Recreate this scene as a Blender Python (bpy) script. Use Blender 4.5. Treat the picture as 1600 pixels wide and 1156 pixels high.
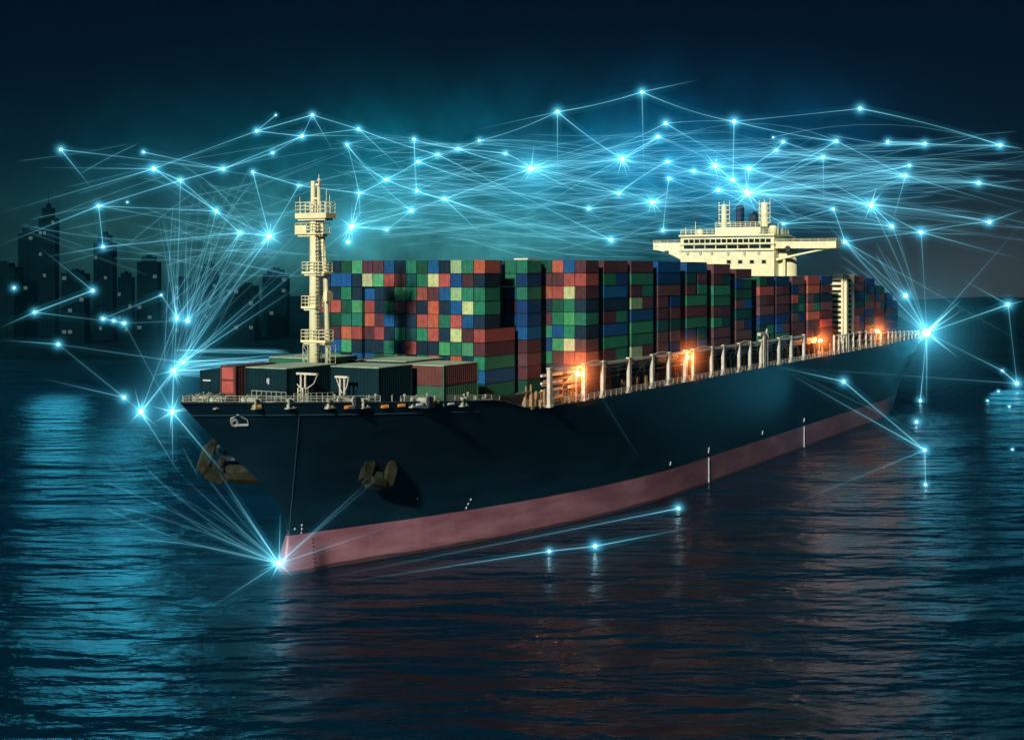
import bpy, bmesh, math, random
from mathutils import Vector, Matrix
R = math.radians
random.seed(7)
for o in list(bpy.data.objects): bpy.data.objects.remove(o)
SC = bpy.context.scene
COL = SC.collection

# ------------------------------------------------------------------ camera
F, HOR, CAMZ = 2200.0, 425.0, 52.0           # focal length in photo pixels, horizon row, eye height
cam_d = bpy.data.cameras.new('camera')
cam = bpy.data.objects.new('camera', cam_d); COL.objects.link(cam)
cam.location = (0, 0, CAMZ); cam.rotation_euler = (R(90), 0, 0)
cam_d.sensor_width = 36; cam_d.lens = 36 * F / 1600
cam_d.shift_y = (HOR - 578) / 1600
cam_d.clip_start = 1; cam_d.clip_end = 20000
SC.camera = cam

def P(px, py, Y):                             # the point at distance Y seen at a photo pixel
    return Vector(((px - 800) / F * Y, Y, CAMZ - (py - HOR) / F * Y))
def W(px, py, z=1.0):                         # the point at height z (just over the water)
    return P(px, py, F * (CAMZ - z) / (py - HOR))

# ------------------------------------------------------------------ node helper
class NT:
    def __init__(s, tree): s.t = tree; s.n = tree.nodes; s.l = tree.links
    def new(s, typ, **kw):
        n = s.n.new(typ)
        for k, v in kw.items(): setattr(n, k, v)
        return n
    def put(s, sock, v):
        if hasattr(v, 'is_linked') or isinstance(v, bpy.types.NodeSocket): s.l.new(v, sock)
        else: sock.default_value = v
    def m(s, op, a, b=None, c=None, clamp=False):
        n = s.new('ShaderNodeMath', operation=op, use_clamp=clamp)
        for i, v in enumerate((a, b, c)):
            if v is not None: s.put(n.inputs[i], v)
        return n.outputs[0]
    def mix(s, f, a, b, blend='MIX'):
        n = s.new('ShaderNodeMix', data_type='RGBA', blend_type=blend)
        s.put(n.inputs[0], f); s.put(n.inputs[6], a); s.put(n.inputs[7], b)
        return n.outputs[2]
    def noise(s, vec, scale, detail=4, rough=.55):
        n = s.new('ShaderNodeTexNoise'); s.put(n.inputs['Scale'], scale)
        s.put(n.inputs['Detail'], detail); s.put(n.inputs['Roughness'], rough)
        if vec is not None: s.l.new(vec, n.inputs['Vector'])
        return n.outputs['Fac']
    def ramp(s, f, stops):
        n = s.new('ShaderNodeValToRGB'); s.l.new(f, n.inputs[0])
        e = n.color_ramp.elements
        while len(e) < len(stops): e.new(.5)
        for i, (p, c) in enumerate(stops):
            e[i].position = p; e[i].color = c if len(c) == 4 else (*c, 1)
        return n.outputs[0]

# ------------------------------------------------------------------ world (night sky with a teal glow)
wd = bpy.data.worlds.new('World'); SC.world = wd; wd.use_nodes = True
nt = NT(wd.node_tree); nt.n.clear()
tc = nt.new('ShaderNodeTexCoord'); sep = nt.new('ShaderNodeSeparateXYZ'); nt.l.new(tc.outputs['Generated'], sep.inputs[0])
az = nt.m('ARCTAN2', sep.outputs[0], sep.outputs[1]); el = nt.m('ARCSINE', sep.outputs[2])
def apx(px): return math.atan((px - 800) / F)
def epx(py): return math.atan((HOR - py) / F)
SKY = [  # az, el, sigma az, sigma el, colour
    (apx(690), epx(305), .150, .046, (.001, .125, .180)),
    (apx(1080), epx(265), .085, .036, (.001, .085, .210)),
    (apx(600), epx(375), .150, .030, (.040, .150, .125)),
    (apx(1530), epx(440), .085, .040, (.034, .042, .046)),
    (R(-15), R(28), .22, .10, (.002, .20, .32)),  # unseen lobe above the frame, added so the water reflects teal
]
mist = nt.noise(tc.outputs['Generated'], 16, 5, .6)
mistf = nt.m('MULTIPLY_ADD', nt.m('POWER', mist, 2.0), 3.2, .10)
tot = None
for i, (a0, e0, sa, se, c) in enumerate(SKY):
    da = nt.m('DIVIDE', nt.m('SUBTRACT', az, a0), sa); de = nt.m('DIVIDE', nt.m('SUBTRACT', el, e0), se)
    d2 = nt.m('ADD', nt.m('MULTIPLY', da, da), nt.m('MULTIPLY', de, de))
    g = nt.m('POWER', math.e, nt.m('MULTIPLY', d2, -.7))
    if i < 3: g = nt.m('MULTIPLY', g, mistf)
    cm = nt.new('ShaderNodeVectorMath', operation='SCALE'); cm.inputs[0].default_value = c; nt.l.new(g, cm.inputs['Scale'])
    if tot is None: tot = cm.outputs[0]
    else:
        ad = nt.new('ShaderNodeVectorMath', operation='ADD'); nt.l.new(tot, ad.inputs[0]); nt.l.new(cm.outputs[0], ad.inputs[1]); tot = ad.outputs[0]
SUN_EL, SUN_AZ = R(24), math.atan2(-.375, -.927)   # azimuth from +Y towards +X
sk = nt.new('ShaderNodeTexSky', sky_type='NISHITA'); sk.sun_disc = False
sk.sun_elevation = SUN_EL; sk.sun_rotation = SUN_AZ
skc = nt.mix(1.0, sk.outputs[0], (.0003, .0008, .0020, 1), 'MULTIPLY')
ad = nt.new('ShaderNodeVectorMath', operation='ADD'); nt.l.new(tot, ad.inputs[0]); nt.l.new(skc, ad.inputs[1])
bg = nt.new('ShaderNodeBackground'); nt.l.new(ad.outputs[0], bg.inputs[0]); bg.inputs[1].default_value = 1
out = nt.new('ShaderNodeOutputWorld'); nt.l.new(bg.outputs[0], out.inputs[0])

# ------------------------------------------------------------------ sun (low, from behind the camera)
sd = bpy.data.lights.new('sun', 'SUN'); sd.energy = 3.9; sd.angle = R(3); sd.color = (1, .95, .84)
sun = bpy.data.objects.new('sun', sd); COL.objects.link(sun)
sdir = Vector((math.sin(SUN_AZ) * math.cos(SUN_EL), math.cos(SUN_AZ) * math.cos(SUN_EL), math.sin(SUN_EL)))
sun.rotation_euler = sdir.to_track_quat('Z', 'Y').to_euler(); sun.location = (0, -50, 200)

SC.view_settings.view_transform = 'Standard'; SC.view_settings.look = 'None'
SC.view_settings.exposure = 0; SC.view_settings.gamma = 1
SC.cycles.transparent_max_bounces = 256
SC.cycles.max_bounces = 3; SC.cycles.diffuse_bounces = 1; SC.cycles.glossy_bounces = 2
SC.cycles.use_adaptive_sampling = True; SC.cycles.adaptive_threshold = .06
SC.cycles.use_denoising = True
SC.cycles.sample_clamp_indirect = 4

# ------------------------------------------------------------------ materials
MATS = {}
def pbr(name, col, rough=.6, metal=0, noise=.0, nscale=.5, bump=0, spec=.5):
    m = bpy.data.materials.new(name); m.use_nodes = True; t = NT(m.node_tree)
    b = m.node_tree.nodes['Principled BSDF']
    b.inputs['Roughness'].default_value = rough; b.inputs['Metallic'].default_value = metal
    b.inputs['Specular IOR Level'].default_value = spec
    c = (*col, 1)
    if noise or bump:
        tc = t.new('ShaderNodeTexCoord'); f = t.noise(tc.outputs['Object'], nscale, 6, .6)
        if noise:
            lo = tuple(x * (1 - noise) for x in col); hi = tuple(min(1, x * (1 + noise)) for x in col)
            t.l.new(t.ramp(f, [(.3, lo), (.7, hi)]), b.inputs['Base Color'])
        else: b.inputs['Base Color'].default_value = c
        if bump:
            bp = t.new('ShaderNodeBump'); bp.inputs['Strength'].default_value = bump; bp.inputs['Distance'].default_value = .1
            t.l.new(f, bp.inputs['Height']); t.l.new(bp.outputs[0], b.inputs['Normal'])
    else: b.inputs['Base Color'].default_value = c
    MATS[name] = m; return m
def glow(name, col, strength, attr=None, additive=True):
    m = bpy.data.materials.new(name); m.use_nodes = True; t = NT(m.node_tree); t.n.clear()
    e = t.new('ShaderNodeEmission'); e.inputs[0].default_value = (*col, 1)
    if attr:
        a = t.new('ShaderNodeAttribute', attribute_name=attr)
        t.l.new(t.m('MULTIPLY', a.outputs['Fac'], strength), e.inputs[1])
    else: e.inputs[1].default_value = strength
    o = t.new('ShaderNodeOutputMaterial')
    if additive:
        tr = t.new('ShaderNodeBsdfTransparent'); s = t.new('ShaderNodeAddShader')
        t.l.new(e.outputs[0], s.inputs[0]); t.l.new(tr.outputs[0], s.inputs[1]); t.l.new(s.outputs[0], o.inputs[0])
    else: t.l.new(e.outputs[0], o.inputs[0])
    m.cycles.emission_sampling = 'NONE'
    MATS[name] = m; return m

cream = pbr('cream_paint', (.88, .84, .50), .5, noise=.12, nscale=.35)
cream_dim = pbr('cream_steel', (.52, .46, .34), .55, noise=.3, nscale=.8)
white_steel = pbr('white_steel', (.68, .64, .52), .5, noise=.25, nscale=.6)
rail_mat = pbr('rail_paint', (.42, .46, .36), .5, noise=.4, nscale=.5)
deck_mat = pbr('deck_paint', (.012, .05, .042), .7, noise=.5, nscale=.25)
dark_steel = pbr('dark_steel', (.012, .03, .045), .5, noise=.4, nscale=.4)
navy_box = pbr('navy_cargo_paint', (.002, .022, .030), .75, spec=.15, noise=.35, nscale=.3)
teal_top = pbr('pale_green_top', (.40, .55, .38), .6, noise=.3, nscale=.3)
funnel_mat = pbr('funnel_navy', (.008, .02, .045), .45)
glass = pbr('dark_glass', (.012, .018, .02), .12)
white_mark = pbr('white_marking', (.55, .60, .62), .6)
anchor_mat = pbr('weathered_anchor_iron', (.020, .023, .011), .75, spec=.2, noise=.9, nscale=.55, bump=.5)
red_mat = pbr('red_box_paint', (.48, .10, .08), .6, noise=.25, nscale=.6)
maroon_mat = pbr('maroon_box_paint', (.13, .035, .03), .6, noise=.25, nscale=.5)
green_mat = pbr('green_box_paint', (.02, .12, .06), .6, noise=.25, nscale=.5)
orange_mat = pbr('orange_paint', (.65, .30, .06), .6)
black_mat = pbr('shadow_gap', (.004, .005, .006), .8)  # near-black colour standing in for shade in gaps and slots
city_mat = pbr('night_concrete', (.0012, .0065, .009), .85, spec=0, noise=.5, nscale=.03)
rust_pipe = pbr('ochre_pipework', (.36, .22, .10), .65, noise=.5, nscale=.6)
seam_mat = pbr('seam_paint', (.022, .06, .085), .5)
# hull: navy topsides, dusty red boot topping below the load line, with plates and wear
def hull_material():
    m = bpy.data.materials.new('hull_paint'); m.use_nodes = True; t = NT(m.node_tree)
    b = m.node_tree.nodes['Principled BSDF']
    tc = t.new('ShaderNodeTexCoord'); sp = t.new('ShaderNodeSeparateXYZ'); t.l.new(tc.outputs['Object'], sp.inputs[0])
    mp = t.new('ShaderNodeMapping'); mp.inputs['Scale'].default_value = (.06, .06, .22); t.l.new(tc.outputs['Object'], mp.inputs[0])
    n1 = t.noise(mp.outputs[0], 1.2, 7, .65)
    mp2 = t.new('ShaderNodeMapping'); mp2.inputs['Scale'].default_value = (.9, .9, .05); t.l.new(tc.outputs['Object'], mp2.inputs[0])
    n2 = t.noise(mp2.outputs[0], 1.0, 4, .6)
    navy = t.ramp(n1, [(.3, (.0010, .009, .022)), (.72, (.003, .034, .056))])
    red = t.ramp(n1, [(.30, (.19, .075, .095)), (.50, (.33, .15, .18)), (.72, (.50, .27, .29))])
    red = t.mix(t.m('MULTIPLY', n2, .35), red, (.15, .055, .085, 1))
    navy = t.mix(t.m('MULTIPLY', t.m('POWER', n2, 3.0), .5), navy, (.012, .022, .030, 1))
    below = t.m('LESS_THAN', sp.outputs[2], 6.5)
    wet = t.m('LESS_THAN', sp.outputs[2], t.m('MULTIPLY_ADD', n1, 1.6, -.2))
    red = t.mix(t.m('MULTIPLY', wet, .75), red, (.025, .022, .020, 1))
    t.l.new(t.mix(below, navy, red), b.inputs['Base Color'])
    t.l.new(t.m('MULTIPLY_ADD', n1, .25, .30), b.inputs['Roughness'])
    br = t.new('ShaderNodeTexBrick'); br.inputs['Scale'].default_value = 1; br.inputs['Mortar Size'].default_value = .02
    br.inputs['Brick Width'].default_value = 11; br.inputs['Row Height'].default_value = 2.9; br.inputs['Mortar Smooth'].default_value = .6
    cx = t.new('ShaderNodeCombineXYZ'); t.l.new(sp.outputs[0], cx.inputs[0]); t.l.new(sp.outputs[2], cx.inputs[1]); t.l.new(cx.outputs[0], br.inputs['Vector'])
    bp = t.new('ShaderNodeBump'); bp.inputs['Strength'].default_value = .18; bp.inputs['Distance'].default_value = .12
    t.l.new(t.m('ADD', br.outputs['Fac'], t.m('MULTIPLY', n1, .8)), bp.inputs['Height']); t.l.new(bp.outputs[0], b.inputs['Normal'])
    return m
hull_mat = hull_material()
# containers: the paint colour is each object's own colour
def container_material(attr):
    m = bpy.data.materials.new('container_paint' + ('_mass' if attr else '')); m.use_nodes = True; t = NT(m.node_tree)
    b = m.node_tree.nodes['Principled BSDF']; b.inputs['Roughness'].default_value = .6; b.inputs['Specular IOR Level'].default_value = .2
    if attr:
        c = t.new('ShaderNodeAttribute', attribute_name='paint').outputs['Color']
    else: c = t.new('ShaderNodeObjectInfo').outputs['Color']
    g = t.new('ShaderNodeNewGeometry')
    n = t.noise(g.outputs['Position'], .9, 6, .7); n2 = t.noise(g.outputs['Position'], 3.5, 3, .6)
    f = t.m('MULTIPLY_ADD', n, 1.3, .32); f = t.m('MULTIPLY', f, t.m('MULTIPLY_ADD', n2, .9, .52))
    sc = t.new('ShaderNodeVectorMath', operation='SCALE'); t.l.new(c, sc.inputs[0]); t.l.new(f, sc.inputs['Scale'])
    rust = t.ramp(n, [(.60, (0, 0, 0)), (.72, (1, 1, 1))])
    t.l.new(t.mix(t.m('MULTIPLY', rust, .22), sc.outputs[0], (.10, .05, .03, 1)), b.inputs['Base Color'])
    return m
cont_mat = container_material(False); cont_mass_mat = container_material(True)
CYAN = (.22, .78, 1.0)
beam_core = glow('beam_core', (.34, .84, 1.0), .42, 'glow')
beam_halo = glow('beam_soft', (.06, .55, .80), .022, 'glow')
node_core = glow('node_core', (.75, .97, 1.0), 6.0, None, False)
node_halo = glow('node_halo', (.10, .68, 1.0), .15, 'glow')
ray_mat = glow('node_ray', (.3, .85, 1.0), .45, 'glow')
lamp_core = glow('lamp_core', (1.0, .55, .22), 30.0, None, False)
lamp_halo = glow('lamp_halo', (1.0, .22, .05), .17, 'glow')
win_light = glow('window_light', (.35, .65, .62), .16, None, False)

# ------------------------------------------------------------------ mesh builder
class MB:
    def __init__(s): s.v = []; s.f = []; s.mi = []; s.g = []
    def add(s, vs, fs, mi=0, g=1.0):
        o = len(s.v); s.v += [tuple(v) for v in vs]; s.f += [tuple(i + o for i in f) for f in fs]; s.mi += [mi] * len(fs)
        s.g += list(g) if isinstance(g, (list, tuple)) else [g] * len(vs)
    def box(s, x0, x1, y0, y1, z0, z1, mi=0):
        v = [(x, y, z) for z in (z0, z1) for y in (y0, y1) for x in (x0, x1)]
        s.add(v, [(0, 2, 3, 1), (4, 5, 7, 6), (0, 1, 5, 4), (2, 6, 7, 3), (0, 4, 6, 2), (1, 3, 7, 5)], mi)
    def tube(s, p0, p1, r0, r1=None, n=8, mi=0, caps=True):
        s.path([p0, p1], [r0, r0 if r1 is None else r1], n, mi, caps)
    def path(s, pts, rad, n=8, mi=0, caps=True, g=None):
        pts = [Vector(p) for p in pts]
        if not isinstance(rad, (list, tuple)): rad = [rad] * len(pts)
        vs = []; gs = []
        d = (pts[-1] - pts[0]).normalized()
        up = Vector((0, 0, 1)) if abs(d.z) < .9 else Vector((1, 0, 0))
        for i, p in enumerate(pts):
            a = pts[max(0, i - 1)]; b = pts[min(len(pts) - 1, i + 1)]; d = (b - a).normalized()
            x = d.cross(up).normalized(); y = d.cross(x)
            for k in range(n):
                w = 2 * math.pi * k / n; vs.append(p + (x * math.cos(w) + y * math.sin(w)) * rad[i]); gs.append(1 if g is None else g[i])
        fs = []
        for i in range(len(pts) - 1):
            for k in range(n):
                fs.append((i * n + k, i * n + (k + 1) % n, (i + 1) * n + (k + 1) % n, (i + 1) * n + k))
        if caps: fs.append(tuple(range(n - 1, -1, -1))); fs.append(tuple((len(pts) - 1) * n + k for k in range(n)))
        s.add(vs, fs, mi, gs)
    def prism(s, poly, axis, a, b, mi=0):                    # poly of 2D points swept along an axis from a to b
        def pt(q, w): return {'x': (w, q[0], q[1]), 'y': (q[0], w, q[1]), 'z': (q[0], q[1], w)}[axis]
        n = len(poly); vs = [pt(q, a) for q in poly] + [pt(q, b) for q in poly]
        fs = [tuple(range(n)), tuple(range(2 * n - 1, n - 1, -1))] + [(i, i + n, (i + 1) % n + n, (i + 1) % n) for i in range(n)]
        s.add(vs, fs, mi)
    def sphere(s, c, r, nu=12, nv=8, mi=0, g=1.0, sq=(1, 1, 1)):
        vs = [(c[0], c[1], c[2] + r * sq[2])]; fs = []
        for j in range(1, nv):
            th = math.pi * j / nv
            for i in range(nu):
                ph = 2 * math.pi * i / nu
                vs.append((c[0] + r * sq[0] * math.sin(th) * math.cos(ph), c[1] + r * sq[1] * math.sin(th) * math.sin(ph), c[2] + r * sq[2] * math.cos(th)))
        vs.append((c[0], c[1], c[2] - r * sq[2])); L = len(vs) - 1
        for i in range(nu):
            fs.append((0, 1 + i, 1 + (i + 1) % nu)); fs.append((L, 1 + (nv - 2) * nu + (i + 1) % nu, 1 + (nv - 2) * nu + i))
            for j in range(nv - 2):
                a = 1 + j * nu + i; b = 1 + j * nu + (i + 1) % nu; fs.append((a, a + nu, b + nu, b))
        s.add(vs, fs, mi, g)
    def mesh(s, name, mats, smooth=False, bevel=0, attr=False, norm=True):
        me = bpy.data.meshes.new(name); me.from_pydata(s.v, [], s.f)
        if not isinstance(mats, (list, tuple)): mats = [mats]
        for m in mats: me.materials.append(m)
        for p, i in zip(me.polygons, s.mi): p.material_index = i
        if norm:
            bm = bmesh.new(); bm.from_mesh(me); bmesh.ops.recalc_face_normals(bm, faces=bm.faces)
            if bevel: bmesh.ops.bevel(bm, geom=[e for e in bm.edges if len(e.link_faces) == 2 and e.calc_face_angle(0) > .6], offset=bevel, segments=1, affect='EDGES')
            bm.to_mesh(me); bm.free()
        if smooth:
            for p in me.polygons: p.use_smooth = True
        if attr:
            a = me.attributes.new('glow', 'FLOAT', 'POINT'); a.data.foreach_set('value', s.g)
        me.update(); return me
    def build(s, name, mats, parent=None, **kw):
        o = bpy.data.objects.new(name, s.mesh(name, mats, **kw)); COL.objects.link(o)
        if parent: o.parent = parent
        return o
def tag(o, label=None, cat=None, group=None, kind=None):
    for k, v in (('label', label), ('category', cat), ('group', group), ('kind', kind)):
        if v: o[k] = v
    return o
def empty(name, loc=(0, 0, 0), rz=0):
    o = bpy.data.objects.new(name, None); o.empty_display_size = .5; COL.objects.link(o); o.location = loc; o.rotation_euler = (0, 0, rz); return o
def lerp(a, b, w): return a + (b - a) * w
def clamp(x, a=0., b=1.): return max(a, min(b, x))
def interp(x, pts):
    if x <= pts[0][0]: return pts[0][1]
    for (x0, y0), (x1, y1) in zip(pts, pts[1:]):
        if x <= x1: return lerp(y0, y1, (x - x0) / (x1 - x0))
    return pts[-1][1]
ORD = ['top', 'second', 'third', 'fourth', 'fifth', 'sixth', 'seventh', 'eighth', 'ninth', 'tenth', 'eleventh', 'twelfth', 'thirteenth', 'fourteenth', 'fifteenth', 'sixteenth', 'seventeenth']

# ------------------------------------------------------------------ setting: sea, coast
def sea_material():
    m = bpy.data.materials.new('night_sea'); m.use_nodes = True; t = NT(m.node_tree)
    b = m.node_tree.nodes['Principled BSDF']
    b.inputs['Base Color'].default_value = (.0004, .013, .030, 1); b.inputs['Specular IOR Level'].default_value = .25; b.inputs['Roughness'].default_value = .27; b.inputs['IOR'].default_value = 1.33
    g = t.new('ShaderNodeNewGeometry')
    def layer(sx, sy, ang, scale, det, rough=.6):
        mp = t.new('ShaderNodeMapping'); mp.inputs['Rotation'].default_value = (0, 0, ang); mp.inputs['Scale'].default_value = (sx, sy, 1)
        t.l.new(g.outputs['Position'], mp.inputs[0]); return t.noise(mp.outputs[0], scale, det, rough)
    h = t.m('ADD', t.m('MULTIPLY', layer(1, 2.6, .25, .024, 3), 8.5), t.m('MULTIPLY', layer(1, 2.0, -.2, .085, 4), 2.6))
    patch = t.m('POWER', layer(1, 2.5, .1, .012, 3), 2.0)
    h = t.m('ADD', t.m('MULTIPLY', h, t.m('MULTIPLY_ADD', patch, 1.8, .55)), t.m('MULTIPLY', t.m('MULTIPLY', layer(1, 1.6, .5, .40, 3), patch), .9))
    bp = t.new('ShaderNodeBump'); bp.inputs['Strength'].default_value = .75; bp.inputs['Distance'].default_value = 1.0
    t.l.new(h, bp.inputs['Height']); t.l.new(bp.outputs[0], b.inputs['Normal'])
    return m
mb = MB(); mb.add([(-1350, -200, 0), (1350, -200, 0), (1350, 900, 0), (-1350, 900, 0)], [(0, 1, 2, 3)])
tag(mb.build('sea', sea_material()), kind='structure')
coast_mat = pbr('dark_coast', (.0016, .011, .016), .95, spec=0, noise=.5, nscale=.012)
random.seed(3)
mb = MB(); nx = 80; vs = []
for j, (yy, zz) in enumerate([(0, -.5), (3, 1.5), (60, 2.5), (250, 6), (450, 9), (700, 12)]):
    for i in range(nx + 1):
        x = lerp(-1350, 1350, i / nx); zz = zz if j < 4 else zz + 3 * math.sin(i * .31 + j) + 1.5 * math.sin(i * .83)
        edge = 815 + 18 * math.sin(i * .7) + 10 * math.sin(i * 1.9 + 1) if j < 3 else 815
        vs.append((x, edge + yy, zz))
fs = [(j * (nx + 1) + i, j * (nx + 1) + i + 1, (j + 1) * (nx + 1) + i + 1, (j + 1) * (nx + 1) + i) for j in range(5) for i in range(nx)]
mb.add(vs, fs); tag(mb.build('coast', coast_mat), kind='structure')

# distant city blocks on the coast
wmb = MB(); wmb.box(-1.3, 1.3, -.15, .15, -1.2, 1.2); lit_mesh = wmb.mesh('lit_window', win_light)
def tower(px0, px1, ytop, Y, label, crown, nlit, seed):
    rnd = random.Random(seed)
    x0 = (px0 - 800) / F * Y; x1 = (px1 - 800) / F * Y; h = CAMZ - (ytop - HOR) / F * Y; w = x1 - x0; z0 = 1.5
    t = empty('tower_block', ((x0 + x1) / 2, Y, z0)); tag(t, label, 'building', 'distant city towers on the shore')
    hb = h - z0 - crown
    b = MB(); b.box(-w / 2, w / 2, 0, w * .8, -1.5, hb)
    nf = max(4, int(hb / 7))
    for k in range(1, nf): b.box(-w / 2 - .25, w / 2 + .25, -.25, w * .8 + .25, hb * k / nf - .5, hb * k / nf + .1)
    for k in range(1, 4): b.box(-w / 2 + w * k / 4 - .35, -w / 2 + w * k / 4 + .35, -.45, -.05, 0, hb - .3)
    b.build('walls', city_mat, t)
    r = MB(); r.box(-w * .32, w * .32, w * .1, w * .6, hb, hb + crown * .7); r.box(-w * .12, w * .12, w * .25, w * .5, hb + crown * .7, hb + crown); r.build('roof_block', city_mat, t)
    if crown > 8:
        r = MB(); r.tube((0, w * .35, hb + crown), (0, w * .35, hb + crown + 9), .3, .1, 6); r.build('aerial', city_mat, t)
    for k in range(nlit):
        o = bpy.data.objects.new('lit_window', lit_mesh); COL.objects.link(o); o.parent = t
        o.location = (w * rnd.choice((-.375, -.125, .125, .375)), -.3, hb * (rnd.randrange(1, nf) + .55) / nf)
        if w < 14: o.scale.x = .7
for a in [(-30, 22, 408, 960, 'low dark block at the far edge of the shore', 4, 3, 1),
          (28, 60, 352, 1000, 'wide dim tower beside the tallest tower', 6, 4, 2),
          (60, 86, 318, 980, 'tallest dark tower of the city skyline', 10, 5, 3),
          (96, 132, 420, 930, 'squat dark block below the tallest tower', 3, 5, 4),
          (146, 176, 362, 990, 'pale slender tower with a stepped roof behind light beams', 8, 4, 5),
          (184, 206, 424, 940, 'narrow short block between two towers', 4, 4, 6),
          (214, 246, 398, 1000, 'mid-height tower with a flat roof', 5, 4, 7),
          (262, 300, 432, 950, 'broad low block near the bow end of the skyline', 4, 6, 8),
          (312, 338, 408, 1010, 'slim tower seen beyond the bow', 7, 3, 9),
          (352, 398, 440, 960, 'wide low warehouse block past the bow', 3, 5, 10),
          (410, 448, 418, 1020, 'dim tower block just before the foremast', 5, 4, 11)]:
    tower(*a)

# ------------------------------------------------------------------ ship frame: s aft from the bow foot, t to port, z up
TH = R(28.5); U = Vector((math.sin(TH), math.cos(TH), 0)); V = Vector((math.cos(TH), -math.sin(TH), 0))
FOOT = Vector((-39.6, 242, 0))
ROT = math.atan2(U.y, U.x)
def wp(s, t, z): return FOOT + U * s + V * t + Vector((0, 0, z))
def proj(p): return (800 + F * p.x / p.y, HOR + F * (CAMZ - p.z) / p.y)
STEM = [(-3, 2.5), (0, 0), (1.4, -.2), (3.5, .5), (6.3, 1.5), (8.9, 1.2), (12.5, -.7), (18, -7.5), (23.8, -16), (31.5, -25.4)]
SEND = [(-3, 350), (0, 357), (6, 363), (12, 365), (19, 362), (22, 365), (26, 372)]
def stem_s(z): return interp(z, STEM)
def half(s, z):
    w = clamp(z / 29) ** 1.6; L = lerp(120, 90, w); p = lerp(1.9, 2.37, w); d = s - stem_s(z)
    if d <= 0: return 0
    x = clamp(d / L); t = 27.5 * (1 - (1 - x) ** p)
    if -5 < z < 7.5:
        rb = 3.6 * math.sqrt(max(0, 1 - ((z - 1) / 6.5) ** 2)); tb = rb * math.sqrt(min(1, d / 5)) * clamp((26 - d) / 14)
        t = max(t, tb) if t < tb else t
    if s > 305: t *= 1 - lerp(.50, .03, clamp(z / 21)) * ((s - 305) / 65) ** 2
    return t
def zdeck(s): return interp(s, [(-25.4, 31.5), (32, 28.4), (36, 27.8), (42, 26.2), (48, 25.9), (300, 25.9), (372, 26.6)])
def hull_at(px, py):                                         # the port hull point seen at a photo pixel
    best = None; s0, s1, z0, z1 = -26, 371, 0, 32
    for it in range(7):
        for i in range(41):
            for j in range(41):
                s = lerp(s0, s1, i / 40); z = lerp(z0, z1, j / 40)
                if s < stem_s(z) or z > zdeck(s): continue
                q = proj(wp(s, half(s, z), z)); e = (q[0] - px) ** 2 + (q[1] - py) ** 2
                if best is None or e < best[0]: best = (e, s, z)
        ws = (s1 - s0) / 8; wz = (z1 - z0) / 8; s0, s1, z0, z1 = best[1] - ws, best[1] + ws, best[2] - wz, best[2] + wz
    return best[1], best[2]
def L(s, t, z): return (s, -t, z)                            # ship local coordinates

ship = empty('container_ship', FOOT, ROT)
tag(ship, 'huge navy container ship with red boot topping, loaded with stacked containers', 'container ship')

# hull
mb = MB(); NS, NZ = 130, 26; vs = []
def station(i): x = i / NS; return x ** 1.7
for side in (1, -1):
    for j in range(NZ + 1):
        fz = j / NZ
        for i in range(NS + 1):
            s = -25 + 397 * station(i); z = 0
            for _ in range(4):
                z = -3 + fz * (zdeck(s) + 3); a, b = stem_s(z), interp(z, SEND); s = a + (b - a) * station(i)
            vs.append(L(s, side * half(s, z), z))
n1 = (NS + 1) * (NZ + 1); fs = []
for sd_ in (0, 1):
    o = sd_ * n1
    for j in range(NZ):
        for i in range(NS):
            q = (o + j * (NS + 1) + i, o + j * (NS + 1) + i + 1, o + (j + 1) * (NS + 1) + i + 1, o + (j + 1) * (NS + 1) + i)
            fs.append(q if sd_ == 0 else q[::-1])
for j in range(NZ):
    a = j * (NS + 1) + NS; fs.append((a, n1 + a, n1 + a + NS + 1, a + NS + 1))
mb.add(vs, fs)
hull = mb.build('hull', hull_mat, ship, norm=False)
bm = bmesh.new(); bm.from_mesh(hull.data); bmesh.ops.remove_doubles(bm, verts=bm.verts, dist=.01); bmesh.ops.recalc_face_normals(bm, faces=bm.faces)
bm.to_mesh(hull.data); bm.free()
for p in hull.data.polygons: p.use_smooth = True
# deck, a little below the sheer so a bulwark stands proud
mb = MB(); vs = []
for i in range(NS + 1):
    s = -24.6 + 395 * station(i); z = zdeck(s) - (.9 if s < 40 else .12); t = max(.02, half(s, z) - .15)
    vs += [L(s, t, z), L(s, -t, z)]
mb.add(vs, [(2 * i, 2 * i + 2, 2 * i + 3, 2 * i + 1) for i in range(NS)]); mb.build('deck', deck_mat, ship)
# bulwark cap along the forecastle and the rubbing strake below it
mb = MB()
for side in (1, -1):
    pts = [L(s, side * (half(s, zdeck(s)) + .05), zdeck(s) + .05) for s in [-25.2 + 75 * (k / 50) ** 1.3 for k in range(51)]]
    mb.path(pts, .16, 6)
mb.build('bulwark_rail', dark_steel, ship)
mb = MB()
pts = [L(s, half(s, zdeck(s) - 2) + .06, zdeck(s) - 2) for s in [-22.8 + 52 * (k / 50) ** 1.3 for k in range(51)]]
mb.path(pts, .11, 6); mb.build('rubbing_strake', seam_mat, ship)
# pale seam running down the port bow
mb = MB(); pts = []
for k in range(25):
    q = hull_at(lerp(468, 451, k / 24), lerp(648, 836, k / 24)); pts.append(L(q[0], half(*q) + .04, q[1]))
mb.path(pts, .09, 6); mb.build('hull_seam', seam_mat, ship)
def hp(px, py, off=.06):
    q = hull_at(px, py); return L(q[0], half(*q) + off, q[1])
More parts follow.
